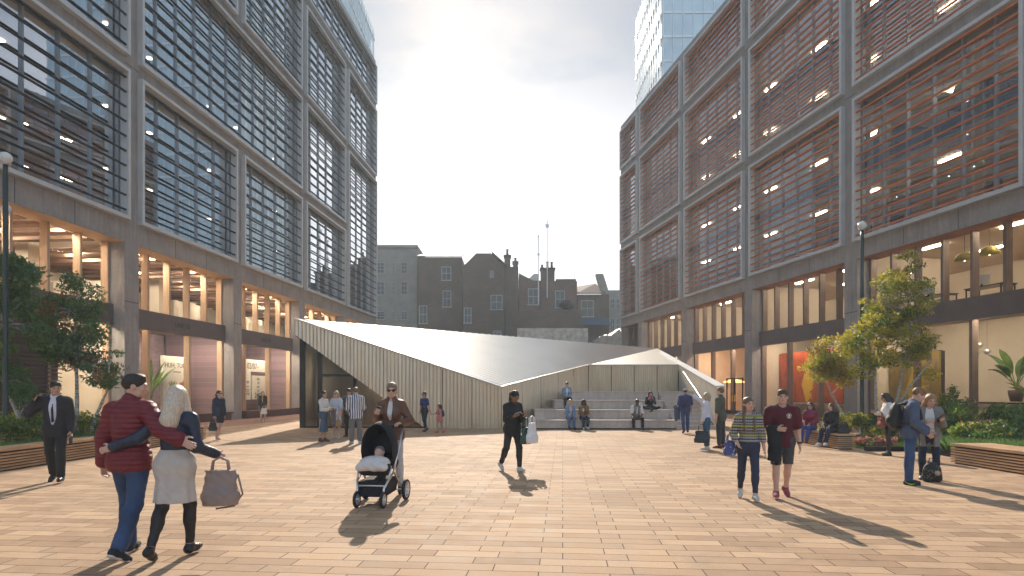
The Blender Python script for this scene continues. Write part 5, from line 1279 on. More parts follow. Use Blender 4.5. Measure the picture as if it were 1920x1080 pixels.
# ---------------------------------------------------------------- bags and held things
def bag(name, loc, yaw, w, d, h, mat, label, cat, hl=.22, strap=None, slouch=.3):
    o = empty(name, loc, R(yaw), label, cat); G = Field()
    G.cone((0, 0, 0), (0, 0, h), (w*.5, d*.5), (w*.5*(1-slouch*.4), d*.28), .01, np.eye(3)); G.ell((0, 0, h*.25), (w*.52, d*.56, h*.3), None, .04); G.wr = (.004, .9); G.plane((0, 0, .0), (0, 0, -1))
    v, q = G.mesh(max(.008, w*.03)); np_mesh('bag_body', v, q, mat, o)
    for s in (-1, 1):
        m = MB(); m.tube([(-w*.25, s*d*.2, h*.9), (-w*.2, s*d*.12, h+hl*.7), (0, 0, h+hl), (w*.2, s*d*.12, h+hl*.7), (w*.25, s*d*.2, h*.9)], .011, 6); m.build('handle', mat, o, True)
    if strap: m = MB(); m.tube(strap, .010, 6); m.build('strap', mat, o, True)
    return o
def hang(k, s, h, hl, dx=0, dy=0): p = world(k, handpos(k, s, .09)); return (p.x+dx, p.y+dy, p.z-h-hl+.01)
TAUPE = C_((.27, .205, .18), .55)
p = hang(Kp['w3'], 1, .35, .13, .03, -.12); bag('handbag', p, 14, .33, .16, .35, TAUPE, 'large taupe leather handbag hanging from the silver blonde woman', 'handbag', .13, [(.16, 0, .3), (.2, .02, .1), (.12, .03, -.02), (-.05, .03, -.04)])
bag('shopper_bag', hang(Kp['w28'], 1, .26, .16), 60, .34, .12, .26, C_((.02, .028, .025), .5), 'dark green structured bag carried by the woman in the navy coat', 'handbag', .16)
bag('straw_bag', hang(Kp['w7'], -1, .22, .14), 0, .28, .14, .22, C_((.36, .22, .09), .8), 'woven straw bag held by the woman in the striped dress', 'handbag', .14)
bag('tote_bag', hang(Kp['w19'], -1, .34, .18), -20, .38, .12, .34, C_((.02, .025, .03), .5), 'dark tote held low by the pointing older woman', 'handbag', .18)
p = world(Kp['w25'], Kp['w25'].pel); bag('red_bag', (p.x-.24, p.y-.1, p.z-.12), 90, .26, .1, .22, C_((.22, .03, .02), .5), 'small red bag at the hip of the woman in the white jacket', 'handbag', .16)
p = world(Kp['w29'], handpos(Kp['w29'], -1)); bag('white_tote', (p.x-.05, p.y-.06, p.z-.42), 0, .3, .08, .3, C_((.7, .69, .67)), 'white tote held by the fair haired woman in the black suit', 'handbag', .12)
p = world(Kp['w12'], handpos(Kp['w12'], -1)); bag('plastic_bag', (p.x+.14, p.y-.02, p.z-.56), 40, .27, .14, .40, C_((.70, .69, .70), .5), 'white plastic bag over the arm of the woman in black', 'shopping bag', .14, None, .8)
bag('green_bag', (p.x+.03, p.y+.03, p.z-.58), 40, .26, .14, .32, C_((.02, .07, .055), .5), 'dark green shopping bag behind the white plastic bag', 'shopping bag', .2)
p = world(Kp['w21'], Kp['w21'].pel+Kp['w21'].ax*.2); bag('hip_bag', (p.x-.04, p.y+.05, p.z-.16), 0, .17, .13, .22, C_((.08, .10, .28), .8, 'floral', (.5, .5, .55)), 'blue patterned bag at the hip of the girl with braids', 'handbag', .1)
p = world(Kp['w24'], Kp['w24'].pel); bag('black_bag', (9.28, 16.42, .43), 20, .36, .2, .26, C_((.022, .022, .026), .6), 'black bag lying on the end of the timber bench', 'handbag', .05)
bag('white_bag', (6.0-.32, 26.05, .8), 10, .3, .2, .26, C_((.62, .60, .60)), 'white bag on the step left of the woman with the pink scarf', 'handbag', .06)
def rucksack(k, s, mat, label, w=.29, h=.44, d=.17):
    c = k.nb-k.sd*.24*k.S-k.fw*(.13+d*.5+.015)*k.S
    G = Field(); G.ell(c, V3(w*.5, d*.55, h*.5)*k.S*s, k.RT, .03); G.cap(c-k.ax*w*.25*s*k.S-k.sd*h*.3*s*k.S, c+k.ax*w*.25*s*k.S-k.sd*h*.3*s*k.S, d*.5*s*k.S, d*.5*s*k.S, .05); G.ell(c-k.fw*d*.4*s*k.S-k.sd*.09*s*k.S, V3(w*.36, d*.35, h*.22)*k.S*s, k.RT, .02); G.wr = (.003, .8)
    v, q = G.mesh(max(.010, k.h)); o = empty('rucksack', k.o.location, k.o.rotation_euler[2], label, 'rucksack'); np_mesh('bag_body', v, q, mat, o)
    for q_ in (-1, 1):
        m = MB(); a = k.nb+k.ax*q_*.10*k.S-k.sd*.04*k.S; m.tube([c+k.ax*q_*.07*k.S+k.sd*h*.4*s*k.S, a-k.fw*.10*k.S+k.sd*.045*k.S, a+k.sd*.055*k.S, a+k.fw*.115*k.S-k.sd*.06*k.S, a+k.fw*.15*k.S-k.sd*.2*k.S+k.ax*q_*.02, a+k.ax*q_*.07*k.S-k.sd*.32*k.S, c+k.ax*q_*.1*k.S-k.sd*h*.35*s*k.S], .020*k.S*s, 6); m.build('strap', mat, o, True)
    return o
rucksack(Kp['m26'], 1.0, C_((.018, .018, .02), .6), 'black rucksack on the back of the young man in the hoodie', .31, .5, .2)
rucksack(Kp['m18'], 1.0, C_((.018, .026, .08), .7), 'navy rucksack on the back of the man in the pale hat')
rucksack(Kp['g11'], 1.0, C_((.03, .04, .12), .7), 'small blue rucksack worn by the girl in the pink dress')
def phone(k, s, label, up=(0, 0, 1), size=(.072, .009, .145), off=(0, 0, 0), mat=None, cat='phone', name='phone'):
    w, d, pn = k.arm[s][2:]; c = world(k, w+d*.09*k.S+pn*.025*k.S+V3(*off)); a = k.o.rotation_euler[2]
    D = Vector(rotz(d, a)); N = Vector(rotz(pn, a)); Sx = D.cross(N); Mx = Matrix((Sx, N, D)).transposed()
    o = empty(name, c, 0, label, cat); m = MB()
    def bx(x, y, z, y0=0.): m.add([c2 for c2 in [Mx @ Vector((i*x/2, y0+j*y/2, l*z/2)) for l in (-1, 1) for j in (-1, 1) for i in (-1, 1)]], [(0, 2, 3, 1), (4, 5, 7, 6), (0, 1, 5, 4), (2, 6, 7, 3), (0, 4, 6, 2), (1, 3, 7, 5)])
    bx(*size); m.build('case', mat or pm('phone case', (.4, .4, .42), .3, .3, .05, 5, 0), o); m = MB(); bx(size[0]*.9, .002, size[2]*.9, -size[1]*.5-.0015); m.build('screen', pm('dark screen', (.02, .022, .028), .1, 0, .1, 3, 0), o); return o
phone(Kp['m1'], 1, 'dark phone pressed to the ear of the man in the suit', mat=M['black'])
phone(Kp['w4'], 1, 'pale phone in the hand of the woman with the pushchair')
phone(Kp['w12'], 1, 'white phone held by the woman in black', mat=M['white'])
phone(Kp['w25'], -1, 'phone held by the woman in the white jacket')
phone(Kp['w27'], -1, 'black tablet held by the woman in the grey cardigan', size=(.15, .01, .21), mat=M['black'], cat='tablet', name='tablet')
p = world(Kp['m1'], handpos(Kp['m1'], -1, .1)); m = MB(); m.lathe([(.016, -.13), (.028, -.12), (.03, 0), (.02, .03)], (p.x, p.y, p.z), 10); o = m.build('glasses_case', pm('dark blue case', (.03, .035, .05), .3), None, True); tag(o, 'slim dark case held in the lowered hand of the man in the suit', 'glasses case')
p = world(Kp['w15'], handpos(Kp['w15'], 1)); m = MB(); m.lathe([(.03, -.06), (.04, .05), (.042, .055), (.04, .065), (.001, .066)], (p.x, p.y-.03, p.z), 12); tag(m.build('paper_cup', M['white'], None, True), 'white paper cup held by the woman in the mustard coat', 'cup')
def drape(name, k, s, size, mat, label, dz=0., push=.07):
    e, w = k.arm[s][1:3]; c = world(k, w*.75+e*.25+k.fw*push*k.S); G = Field(); x, y, z = size
    G.cap((-x*.3, 0, -.02), (x*.3, 0, -.02), y*.6, y*.6, .03); G.cone((0, 0, 0), (0, 0, -z), (x*.5, y*.5), (x*.42, y*.62), .03, np.eye(3)); G.cap((-x*.2, 0, -z*.8), (-x*.15, 0, -z*1.1), y*.4, y*.3, .04); G.wr = (.004, .6)
    v, q = G.mesh(max(.009, k.h)); o = np_mesh(name, v, q, mat, None); o.location = (c.x, c.y, c.z+dz); o.rotation_euler = (0, 0, k.o.rotation_euler[2]); return tag(o, label, 'jacket')
drape('folded_jacket', Kp['m22'], 1, (.22, .08, .50), C_((.012, .013, .018)), 'black jacket hanging over the arm of the boy in maroon', .03, .02)
drape('folded_jacket', Kp['w6'], -1, (.2, .12, .5), C_((.10, .10, .11)), 'grey jacket hanging over the arms of the woman in the denim skirt')
drape('folded_jacket', Kp['m18'], -1, (.26, .12, .5), C_((.06, .09, .17)), 'blue jacket hanging over the arm of the man in the pale hat')
# rucksack on the ground between the woman's feet
X, Y = XY(1746, 903); o = empty('floor_bag', (X, Y-.02, 0), R(-10), 'dark patterned rucksack with a pale ball charm on the paving between feet', 'rucksack')
G = Field(); G.ell((0, 0, .17), (.15, .10, .18), None, .03); G.cap((-.08, 0, .07), (.08, 0, .07), .08, .08, .05); G.wr = (.004, .8); G.plane((0, 0, 0.002), (0, 0, -1)); v, q = G.mesh(.010); np_mesh('bag_body', v, q, C_((.02, .02, .02), .7, 'floral', (.14, .13, .11)), o)
m = MB(); m.ell((.03, -.12, .17), (.045, .04, .045)); m.build('charm', C_((.5, .36, .26)), o, True)
m = MB(); m.tube([(-.06, 0, .33), (-.04, 0, .42), (.04, 0, .42), (.06, 0, .33)], .008, 6); m.build('handle', BLK, o, True)
# emblem on the maroon shirt, swoosh-like flash on the trainer, watch, lenses
k = Kp['m22']; WP = pm('white print', (.7, .68, .66), .7, 0, .05, 8, 0); c = k.che+k.fw*.152*k.S-k.ax*.078*k.S+k.sd*.055*k.S
m = MB(); n = 18
for i in range(n):
    a, b = math.pi*(-.1+1.2*i/n), math.pi*(-.1+1.2*(i+1)/n); f = lambda t, r: tuple(c+k.ax*math.cos(t)*r+k.sd*math.sin(t)*r+k.fw*(.004-abs(math.cos(t))*.006)); m.quad(f(a, .034), f(b, .034), f(b, .027), f(a, .027))
for (x0, x1, z0, z1) in ((-.012, .012, -.012, .018), (-.028, .028, -.024, -.017), (-.022, .022, -.036, -.029)): m.quad(*[tuple(c+k.ax*x+k.sd*z+k.fw*.005) for x, z in ((x0, z0), (x1, z0), (x1, z1), (x0, z1))])
m.build('emblem', WP, k.o)
w, d = k.arm[-1][2:4]; m = MB(); m.tube([w-d*.025, w-d*.0], .034, 10); m.build('watch', BLK, k.o, True)
k = Kp['m26']
for s in (1,):
    h_, kn, an, d, dn = k.leg[s]; sd_ = np.cross(d, V3(0, 0, 1)); m = MB()
    pts = [an+dn*.045+d*.10+sd_*.043, an+dn*.062+d*.05+sd_*.05, an+dn*.05-d*.0+sd_*.051, an+dn*.02-d*.045+sd_*.05]; m.tube(pts, [.004, .011, .007, .002], 6); m.build('trainer_flash', pm('lime flash', (.45, .6, .02), .6, 0, .05, 4, 0), k.o, True)
# ---------------------------------------------------------------- vegetation
def leafmat(name, c, trans=.35):
    t = NT(name); v = t.coord(); n = t.noise(v, 3.5, 3)
    col = t.ramp(n, [(.3, mul(c, .65)), (.7, mul(c, 1.35))])
    p = t.n('ShaderNodeBsdfPrincipled'); t.l(col, p.inputs['Base Color']); p.inputs['Roughness'].default_value = .5
    tr = t.n('ShaderNodeBsdfTranslucent'); t.l(t.mix(1.0, col, (1.6, 1.5, .7), 'MULTIPLY'), tr.inputs['Color'])
    mx = t.n('ShaderNodeMixShader'); mx.inputs[0].default_value = trans
    t.l(p.outputs[0], mx.inputs[1]); t.l(tr.outputs[0], mx.inputs[2]); t.l(mx.outputs[0], t.out.inputs['Surface']); return t.m
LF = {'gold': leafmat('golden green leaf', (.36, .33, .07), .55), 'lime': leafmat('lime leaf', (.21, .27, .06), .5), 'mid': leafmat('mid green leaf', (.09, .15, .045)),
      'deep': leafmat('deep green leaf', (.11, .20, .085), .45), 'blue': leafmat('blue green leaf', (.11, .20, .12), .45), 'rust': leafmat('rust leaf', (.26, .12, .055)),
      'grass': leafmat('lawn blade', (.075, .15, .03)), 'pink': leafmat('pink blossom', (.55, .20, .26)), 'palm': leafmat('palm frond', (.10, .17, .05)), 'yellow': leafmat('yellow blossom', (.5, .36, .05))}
def leaves(name, pos, nrm_up, size, mats, midx, parent=None, elong=1.7, droop=None):
    n = len(pos)
    d = rng.normal(size=(n, 3)); d[:, 2] = d[:, 2]*.7 + nrm_up
    d /= np.linalg.norm(d, axis=1)[:, None]
    a = np.cross(d, rng.normal(size=(n, 3))); a /= np.linalg.norm(a, axis=1)[:, None]
    b = np.cross(d, a)
    s = size*(.6+.8*rng.random(n))[:, None]
    v = np.empty((n, 4, 3)); v[:, 0] = pos-a*s*elong*.5; v[:, 1] = pos+b*s*.36+d*s*.1; v[:, 2] = pos+a*s*elong*.5; v[:, 3] = pos-b*s*.36+d*s*.1
    me = bpy.data.meshes.new(name); me.vertices.add(n*4); me.loops.add(n*4); me.polygons.add(n)
    me.vertices.foreach_set('co', v.astype(np.float32).ravel()); me.loops.foreach_set('vertex_index', np.arange(n*4, dtype=np.int32))
    me.polygons.foreach_set('loop_start', np.arange(0, n*4, 4, dtype=np.int32)); me.polygons.foreach_set('loop_total', np.full(n, 4, dtype=np.int32))
    o = link(me, name, mats, parent)
    me.polygons.foreach_set('material_index', midx.astype(np.int32)); me.update(); return o
def blob_points(blobs, n):
    w = np.array([b[1][0]*b[1][1]*b[1][2] for b in blobs])**.75; w /= w.sum(); cnt = rng.multinomial(n, w); out = []; idx = []
    for i, ((c, r), k) in enumerate(zip(blobs, cnt)):
        d = rng.normal(size=(k, 3)); d /= np.linalg.norm(d, axis=1)[:, None]
        rad = rng.random(k)**.5
        out.append(np.array(c)+d*rad[:, None]*np.array(r)); idx.append(np.full(k, i))
    return np.concatenate(out), np.concatenate(idx)
t = NT('birch bark'); v = t.coord((1, 1, 1)); n1 = t.noise(t.coord((6, 6, 22)), 1.2, 4, .6)
t.bsdf(t.ramp(n1, [(.42, (.62, .60, .54)), (.5, (.10, .09, .08)), (.56, (.55, .53, .47))]), .8); M['birch'] = t.m
M['bark'] = pm('grey bark', (.16, .13, .10), .9, 0, .3, 8, .5)
def tree(name, X, Y, stems, hull, n, size, mats, wts, label, cat='tree', nclump=45, twig=True, z0=.25):
    """hull: list of (x,z,rx,rz) in metres relative to the trunk base; clumps are scattered inside it"""
    o = empty(name, (X, Y, 0), 0, label, cat)
    m = MB(); tips = []
    for st in stems:
        k = len(st); m.tube(st, [.062*(1-.72*i/(k-1)) for i in range(k)], 8); tips += st[1:]
    blobs = []
    hw = np.array([h[2]**2*h[3] for h in hull]); hw /= hw.sum()
    for i in range(nclump):
        h = hull[rng.choice(len(hull), p=hw)]
        d = rng.normal(size=3); d /= np.linalg.norm(d); rr = rng.random()**.45
        c = (h[0]+d[0]*rr*h[2], d[1]*rr*h[2]*.9, h[1]+d[2]*rr*h[3])
        r = (.14+.24*rng.random()); blobs.append((c, (r*1.2, r*1.2, r*.75)))
        tp = min(tips, key=lambda q: (q[0]-c[0])**2+(q[1]-c[1])**2+2*(max(0, q[2]-c[2]+.15))**2+(q[2]-c[2])**2)
        if twig: mid = ((tp[0]+c[0])/2, (tp[1]+c[1])/2, (tp[2]+c[2])/2+.08); m.tube([tp, mid, c], [.016, .011, .005], 4, False)
    m.build('trunk', M['birch'], o, True)
    pts, idx = blob_points(blobs, n)
    base = rng.choice(len(mats), size=len(blobs), p=wts)
    mi = np.where(rng.random(len(pts)) < .6, base[idx], rng.choice(len(mats), size=len(pts), p=wts))
    leaves('crown', pts, .4, size, [LF[q] for q in mats], mi, o)
    return o
# right: tall two-stemmed tree and the leaning small one
tree('birch_tree', 13.35, 21.0, [[(-.2, 0, 0), (-.32, 0, 1.2), (-.35, 0, 2.4), (-.1, .1, 3.6), (.05, 0, 4.6)], [(.35, .1, 0), (.5, .1, 1.3), (.75, .1, 2.6), (1.0, .1, 3.6), (.9, 0, 4.9)], [(.4, .1, .8), (.9, 0, 1.8), (1.6, -.1, 2.7)]],
     [(.05, 3.5, 1.5, 1.1), (.5, 4.9, 1.2, 1.0), (.75, 5.9, .65, .65), (1.5, 3.0, .85, .9), (-.8, 2.8, .7, .8)], 11500, .07, ['gold', 'lime', 'mid'], [.5, .35, .15], 'tall golden green birch with two mottled stems behind the slim lamp in the lawn', nclump=110)
tree('birch_tree', 12.75, 22.4, [[(.1, 0, 0), (-.15, 0, .8), (-.55, 0, 1.5), (-.8, 0, 2.2), (-.95, 0, 2.9)]],
     [(-.75, 2.9, .6, .85), (-.45, 2.2, .7, .6), (-1.1, 2.5, .55, .4)], 5200, .066, ['gold', 'lime', 'rust'], [.5, .35, .15], 'small leaning birch with a golden crown in front of the orange painting', nclump=55)
# left group in shade
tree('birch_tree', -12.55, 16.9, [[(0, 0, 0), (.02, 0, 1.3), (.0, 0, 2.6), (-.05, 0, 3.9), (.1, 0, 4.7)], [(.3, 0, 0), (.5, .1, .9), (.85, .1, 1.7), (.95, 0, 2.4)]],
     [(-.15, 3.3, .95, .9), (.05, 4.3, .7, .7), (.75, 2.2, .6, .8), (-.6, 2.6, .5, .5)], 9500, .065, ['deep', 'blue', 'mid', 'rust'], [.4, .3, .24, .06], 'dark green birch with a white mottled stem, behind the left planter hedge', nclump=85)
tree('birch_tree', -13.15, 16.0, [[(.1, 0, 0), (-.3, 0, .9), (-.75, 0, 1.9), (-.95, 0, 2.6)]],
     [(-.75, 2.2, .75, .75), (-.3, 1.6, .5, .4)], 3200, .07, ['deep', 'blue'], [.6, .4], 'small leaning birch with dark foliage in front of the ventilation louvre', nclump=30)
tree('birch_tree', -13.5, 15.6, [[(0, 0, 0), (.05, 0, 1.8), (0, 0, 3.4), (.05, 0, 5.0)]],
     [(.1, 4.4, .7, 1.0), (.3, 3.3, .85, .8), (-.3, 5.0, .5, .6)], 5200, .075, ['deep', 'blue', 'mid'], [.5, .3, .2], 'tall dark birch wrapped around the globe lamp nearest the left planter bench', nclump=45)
def shrub(name, X, Y, rx, ry, h, n, size, mats, wts, label, cat='shrub', group=None, up=.3):
    o = empty(name, (X, Y, 0), 0, label, cat, group)
    m = MB()
    for k in range(7):
        a = rng.random()*6.28; m.tube([(0, 0, 0), (math.cos(a)*rx*.4, math.sin(a)*ry*.4, h*.5), (math.cos(a)*rx*.7, math.sin(a)*ry*.7, h*.85)], [.02, .014, .006], 5)
    m.build('stems', M['bark'], o)
    blobs = []
    for k in range(16):
        d = rng.normal(size=3); d /= np.linalg.norm(d)
        blobs.append(((d[0]*rx*.7, d[1]*ry*.7, h*.5+d[2]*h*.38), (rx*.38, ry*.38, h*.24)))
    pts, idx = blob_points(blobs, n); pts[:, 2] = np.abs(pts[:, 2])+.02
    base = rng.choice(len(mats), size=len(blobs), p=wts)
    mi = np.where(rng.random(len(pts)) < .55, base[idx], rng.choice(len(mats), size=len(pts), p=wts))
    leaves('foliage', pts, up, size, [LF[q] for q in mats], mi, o); return o
# planter beds
sheet('planter_soil', [(-10.8, 10), (-10.8, 19.5), (-15.6, 19.5), (-15.6, 10)], .04, M['earth'])
sheet('planter_soil', [(9.6, 15.9), (9.55, 21.8), (16.4, 21.8), (16.9, 18), (16.9, 12.2), (10.9, 12.2), (10.9, 15.9)], .02, M['earth'])
def grass(name, poly_fn, n, h, mats, wts, wdt=.012, lean=.35, seed=1):
    r = np.random.default_rng(seed); pts = poly_fn(r, n); k = len(pts)
    hh = h*(.5+.8*r.random(k)); a = r.random(k)*6.283; ln = lean*hh*r.random(k)
    dx, dy = np.cos(a), np.sin(a); w = wdt*(.7+.6*r.random(k)); v = np.empty((k, 4, 3))
    z0 = .02
    v[:, 0] = np.c_[pts[:, 0]-dy*w, pts[:, 1]+dx*w, np.full(k, z0)]; v[:, 1] = np.c_[pts[:, 0]+dy*w, pts[:, 1]-dx*w, np.full(k, z0)]
    v[:, 2] = np.c_[pts[:, 0]+dy*w*.7+dx*ln*.4, pts[:, 1]-dx*w*.7+dy*ln*.4, z0+hh*.6]; v[:, 3] = np.c_[pts[:, 0]+dx*ln, pts[:, 1]+dy*ln, z0+hh]
    me = bpy.data.meshes.new(name); me.vertices.add(k*4); me.loops.add(k*4); me.polygons.add(k)
    me.vertices.foreach_set('co', v.astype(np.float32).ravel()); me.loops.foreach_set('vertex_index', np.arange(k*4, dtype=np.int32))
    me.polygons.foreach_set('loop_start', np.arange(0, k*4, 4, dtype=np.int32)); me.polygons.foreach_set('loop_total', np.full(k, 4, dtype=np.int32))
    o = link(me, name, [LF[q] for q in mats]); me.polygons.foreach_set('material_index', r.choice(len(mats), size=k, p=wts).astype(np.int32)); me.update()
    tag(o, kind='stuff'); return o
def rect(x0, x1, y0, y1): return lambda r, n: np.c_[x0+(x1-x0)*r.random(n), y0+(y1-y0)*r.random(n)]
grass('lawn_grass', rect(9.7, 14.6, 16.0, 20.6), 42000, .07, ['grass', 'mid'], [.7, .3], .009)
grass('ornamental_grass', rect(-11.9, -10.85, 10.2, 19.4), 20000, .34, ['blue', 'deep'], [.6, .4], .008, .8, 2)
grass('ornamental_grass', rect(10.9, 12.9, 12.3, 15.8), 14000, .36, ['blue', 'mid'], [.5, .5], .008, .8, 3)
m = MB(); m.box(9.55, 14.8, 15.78, 15.9, 0, .12); m.box(10.78, 10.88, 12.2, 15.775, 0, .12); tag(m.build('planter_kerb', M['black']), kind='structure')
HG = 'leafy bushes of the left planter'
for i, (x, y, mt) in enumerate([(-13.6, 13.3, 'gold edged, leftmost against the lamp'), (-12.9, 14.6, ''), (-12.7, 15.9, ''), (-12.4, 17.0, ''), (-11.9, 18.3, ''), (-13.5, 18.2, ''), (-14.2, 16.2, '')]):
    shrub('bush', x, y, .75, .75, .95, 2300, .06, ['lime', 'mid', 'deep', 'gold'], [.3, .35, .25, .1], 'leafy green bush in the left planter, among bushes of the same height', 'bush', HG)
HG = 'clipped bushes behind the lawn'
for i, x in enumerate([11.0, 11.8, 12.5, 13.3, 14.1]):
    shrub('bush', x, 20.6+.1*(i % 2), .55, .5, .85, 1900, .055, ['gold', 'lime', 'mid'], [.35, .35, .3], 'rounded yellow green bush in the row along the back of the lawn', 'bush', HG)
HG = 'shaggy shrubs of the right planter'
for i, (x, y, h) in enumerate([(12.6, 16.9, 1.15), (13.6, 17.6, 1.3), (14.5, 17.0, 1.2), (13.5, 15.4, 1.0), (14.6, 14.8, 1.0), (12.3, 15.2, .85)]):
    shrub('bush', x, y, .8, .75, h, 2600, .065, ['deep', 'mid', 'lime', 'yellow'], [.35, .4, .2, .05], 'shaggy deep green shrub in the right planter, one of the clump', 'bush', HG)
HG = 'pink flower clumps by the lawn'
for i, (x, y) in enumerate([(9.9, 16.6), (10.25, 16.35), (10.6, 16.5)]):
    shrub('flower_clump', x, y, .26, .24, .34, 420, .045, ['pink', 'mid'], [.65, .35], 'low clump of small pink flowers beside the end of the bench', 'flowers', HG)
def fan_plant(name, loc, h, n, w, mat, label, pot=None, stalk=.5, group=None, sp=.45):
    o = empty(name, loc, 0, label, 'plant', group); z0 = 0
    if pot:
        m = MB(); m.lathe([(pot*.75, 0), (pot, pot*1.1), (pot*1.04, pot*1.8), (pot*.95, pot*1.8), (pot*.9, pot*1.6), (.01, pot*1.6)], n=16); m.build('pot', pm('brown pot', (.14, .10, .075), .6), o, True); z0 = pot*1.6
    for k in range(n):
        a = 2*math.pi*k/n*1.618*2+.3; tl = .25+sp*((k*0.37) % 1.0)
        m = MB(); pts = []; L = h*(.7+.3*((k*.61) % 1)); seg = 8; vs = []
        for i in range(seg+1):
            u = i/seg; r = math.sin(min(1.4, tl*(.4+u*1.2)))*u*L*.75; z = z0+u*L*math.cos(tl*.9*u)
            wd = w*max(0, math.sin(math.pi*max(0, (u-stalk)/(1-stalk)))**.6 if u > stalk else .1) if i < seg else 0.004
            wd = max(wd, .012)
            cx, cy = r*math.cos(a), r*math.sin(a)
            vs += [(cx-math.sin(a)*wd, cy+math.cos(a)*wd, z+.3*wd), (cx, cy, z), (cx+math.sin(a)*wd, cy-math.cos(a)*wd, z+.3*wd)]
        fs = []
        for i in range(seg): fs += [(i*3, i*3+1, i*3+4, i*3+3), (i*3+1, i*3+2, i*3+5, i*3+4)]
        m.add(vs, fs); m.build('leaf', LF[mat], o, True)
    return o
p = Lp(29.6, -2.0); fan_plant('potted_palm', (*p, .3), 2.6, 12, .13, 'palm', 'potted palm with broad yellow green leaves inside the shop window', .3, .35)
p = Lp(39.6, -1.7); fan_plant('potted_palm', (*p, .3), 2.3, 11, .12, 'palm', 'tall palm behind the birch stem, in the lit shop beside the ventilation louvre', .3, .35)
p = Rp(36.9, -2.2); fan_plant('rubber_plant', (*p, 1.2), 2.0, 13, .17, 'deep', 'large dark broad leaved plant standing on the cream counter in the shop', .25, .4, None, .9)
p = Rp(38.3, -1.6); fan_plant('rubber_plant', (*p, .3), 1.9, 10, .17, 'palm', 'low broad leaved plant at the edge of the shop window, below the counter', .25, .4, None, 1.0)
p = Rp(28.3, -2.0); shrub('potted_shrub', p[0], p[1], .35, .35, 1.6, 500, .09, ['lime', 'deep'], [.5, .5], 'bright leafy pot plant beside the orange painting', 'plant')
p = Rp(34.4, -1.8); shrub('potted_shrub', p[0], p[1], .45, .45, 1.75, 650, .10, ['deep', 'mid'], [.6, .4], 'dark leafy pot plant between the yellow painting and the cream wall', 'plant')

# ---------------------------------------------------------------- world, sun, camera
SUN_EL, SUN_PX = R(31), 880
az = math.atan((SUN_PX-960)/F)          # to the right of +Y when positive
w = bpy.data.worlds.new('World'); scn.world = w; w.use_nodes = True
nt = w.node_tree; nt.nodes.clear()
sky = nt.nodes.new('ShaderNodeTexSky'); sky.sky_type = 'NISHITA'; sky.sun_disc = False; sky.sun_elevation = SUN_EL
sky.sun_rotation = az; sky.air_density = 1.1; sky.dust_density = 1.0; sky.ozone_density = 1.5
def W(t): return nt.nodes.new(t)
tc = W('ShaderNodeTexCoord'); mp = W('ShaderNodeMapping'); mp.inputs['Scale'].default_value = (1, 1, 2.6)
nz = W('ShaderNodeTexNoise'); nz.inputs['Scale'].default_value = 1.6; nz.inputs['Detail'].default_value = 7; nz.inputs['Roughness'].default_value = .55
nt.links.new(tc.outputs['Generated'], mp.inputs[0]); nt.links.new(mp.outputs[0], nz.inputs['Vector'])
rp = W('ShaderNodeValToRGB'); rp.color_ramp.elements[0].position = .38; rp.color_ramp.elements[1].position = .68
nt.links.new(nz.outputs['Fac'], rp.inputs[0])
mx = W('ShaderNodeMix'); mx.data_type = 'RGBA'; nt.links.new(rp.outputs[0], mx.inputs[0]); nt.links.new(sky.outputs[0], mx.inputs[6])
# veil of cloud: bright low in the sky on the sun's side, grey blue higher up
def SM(op, a, b=None):
    n = W('ShaderNodeMath'); n.operation = op
    for q, v in ((0, a), (1, b)):
        if v is None: continue
        if hasattr(v, 'links'): nt.links.new(v, n.inputs[q])
        else: n.inputs[q].default_value = v
    return n.outputs[0]
def SR(x, a, b):
    n = W('ShaderNodeMapRange'); n.interpolation_type = 'SMOOTHSTEP'; n.inputs[1].default_value = a; n.inputs[2].default_value = b; nt.links.new(x, n.inputs[0]); return n.outputs[0]
sp_ = W('ShaderNodeSeparateXYZ'); nt.links.new(tc.outputs['Generated'], sp_.inputs[0])
zn = SM('ADD', sp_.outputs[2], SM('MULTIPLY', SM('SUBTRACT', nz.outputs['Fac'], .5), .34))
low = SM('MULTIPLY', SM('SUBTRACT', 1.0, SR(zn, .37, .52)), SR(sp_.outputs[1], .1, .85))
cm = W('ShaderNodeMix'); cm.data_type = 'RGBA'; nt.links.new(rp.outputs[0], cm.inputs[0]); cm.inputs[6].default_value = (4.6, 6.6, 9.2, 1); cm.inputs[7].default_value = (8.0, 9.6, 11.4, 1)
cl_ = W('ShaderNodeMix'); cl_.data_type = 'RGBA'; nt.links.new(low, cl_.inputs[0]); nt.links.new(cm.outputs[2], cl_.inputs[6]); cl_.inputs[7].default_value = (24, 24, 24.4, 1)
rear_fill = W('ShaderNodeMix'); rear_fill.data_type = 'RGBA'; rear_fill.blend_type = 'MULTIPLY'; rear_fill.inputs[0].default_value = 1.0  # unseen sky behind the camera, brightened as added fill for the facades
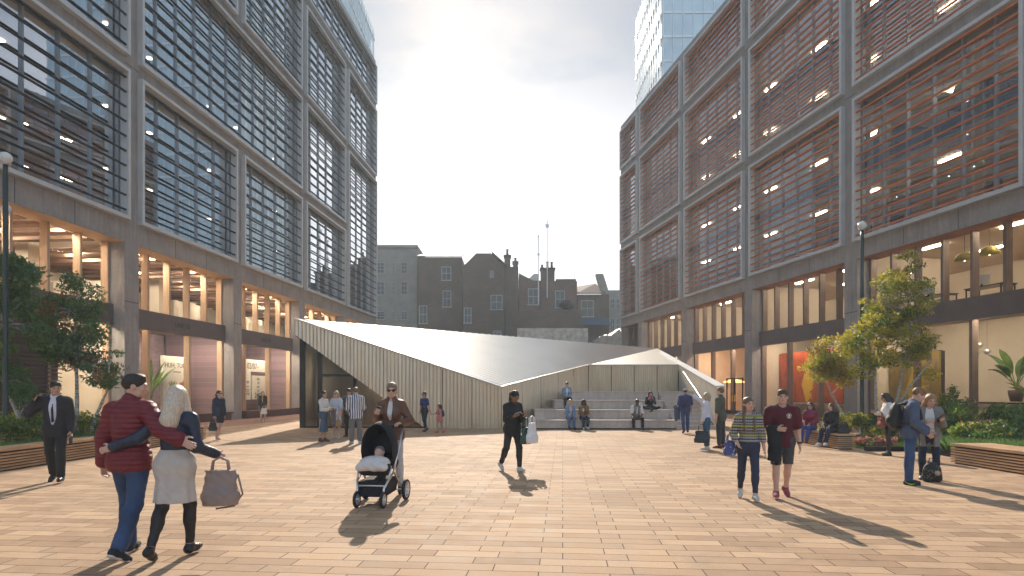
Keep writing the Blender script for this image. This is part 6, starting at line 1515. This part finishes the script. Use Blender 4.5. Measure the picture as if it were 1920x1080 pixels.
kk = SM('ADD', 1.0, SM('MULTIPLY', SR(SM('MULTIPLY', sp_.outputs[1], -1.0), -.35, .5), 1.25)); cv = W('ShaderNodeCombineColor')
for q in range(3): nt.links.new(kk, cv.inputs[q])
nt.links.new(cl_.outputs[2], rear_fill.inputs[6]); nt.links.new(cv.outputs[0], rear_fill.inputs[7]); nt.links.new(rear_fill.outputs[2], mx.inputs[7]); mx.inputs[0].default_value = .985
bg = W('ShaderNodeBackground'); bg.inputs[1].default_value = .05
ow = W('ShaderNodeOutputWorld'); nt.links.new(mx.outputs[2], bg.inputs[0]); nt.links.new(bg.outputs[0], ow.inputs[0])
sl = bpy.data.lights.new('sun', 'SUN'); sl.energy = 5.0; sl.angle = R(.6); sl.color = (1, .89, .75)
so_ = bpy.data.objects.new('sun', sl); COL.objects.link(so_)
d = Vector((math.sin(az)*math.cos(SUN_EL), math.cos(az)*math.cos(SUN_EL), math.sin(SUN_EL)))
so_.rotation_euler = d.to_track_quat('Z', 'Y').to_euler(); so_.location = (0, 0, 60)
cam = bpy.data.cameras.new('camera'); co = bpy.data.objects.new('camera', cam); COL.objects.link(co)
co.location = (0, 0, EYE); co.rotation_euler = (R(90), 0, 0)
cam.sensor_width = 36; cam.lens = F/1920*36; cam.shift_y = (HZ-540)/1920; cam.clip_end = 1500; cam.clip_start = .05
scn.camera = co
scn.view_settings.view_transform = 'Standard'; scn.view_settings.look = 'None'; scn.view_settings.exposure = .43; scn.view_settings.gamma = 1
scn.cycles.use_denoising = True
scn.cycles.max_bounces = 7; scn.cycles.diffuse_bounces = 3; scn.cycles.glossy_bounces = 3; scn.cycles.transparent_max_bounces = 14; scn.cycles.volume_bounces = 0
scn.cycles.sample_clamp_indirect = 6
# haze
if HAZE:
    hb = MB(); hb.box(-70, 70, -8, 118, -1.0, 74)
    t = NT('haze air'); pv = t.n('ShaderNodeVolumePrincipled'); pv.inputs['Color'].default_value = (.82, .92, 1, 1); pv.inputs['Density'].default_value = HAZE; pv.inputs['Anisotropy'].default_value = .22
    t.l(pv.outputs[0], t.out.inputs['Volume'])
    tag(hb.build('haze', t.m), kind='stuff')
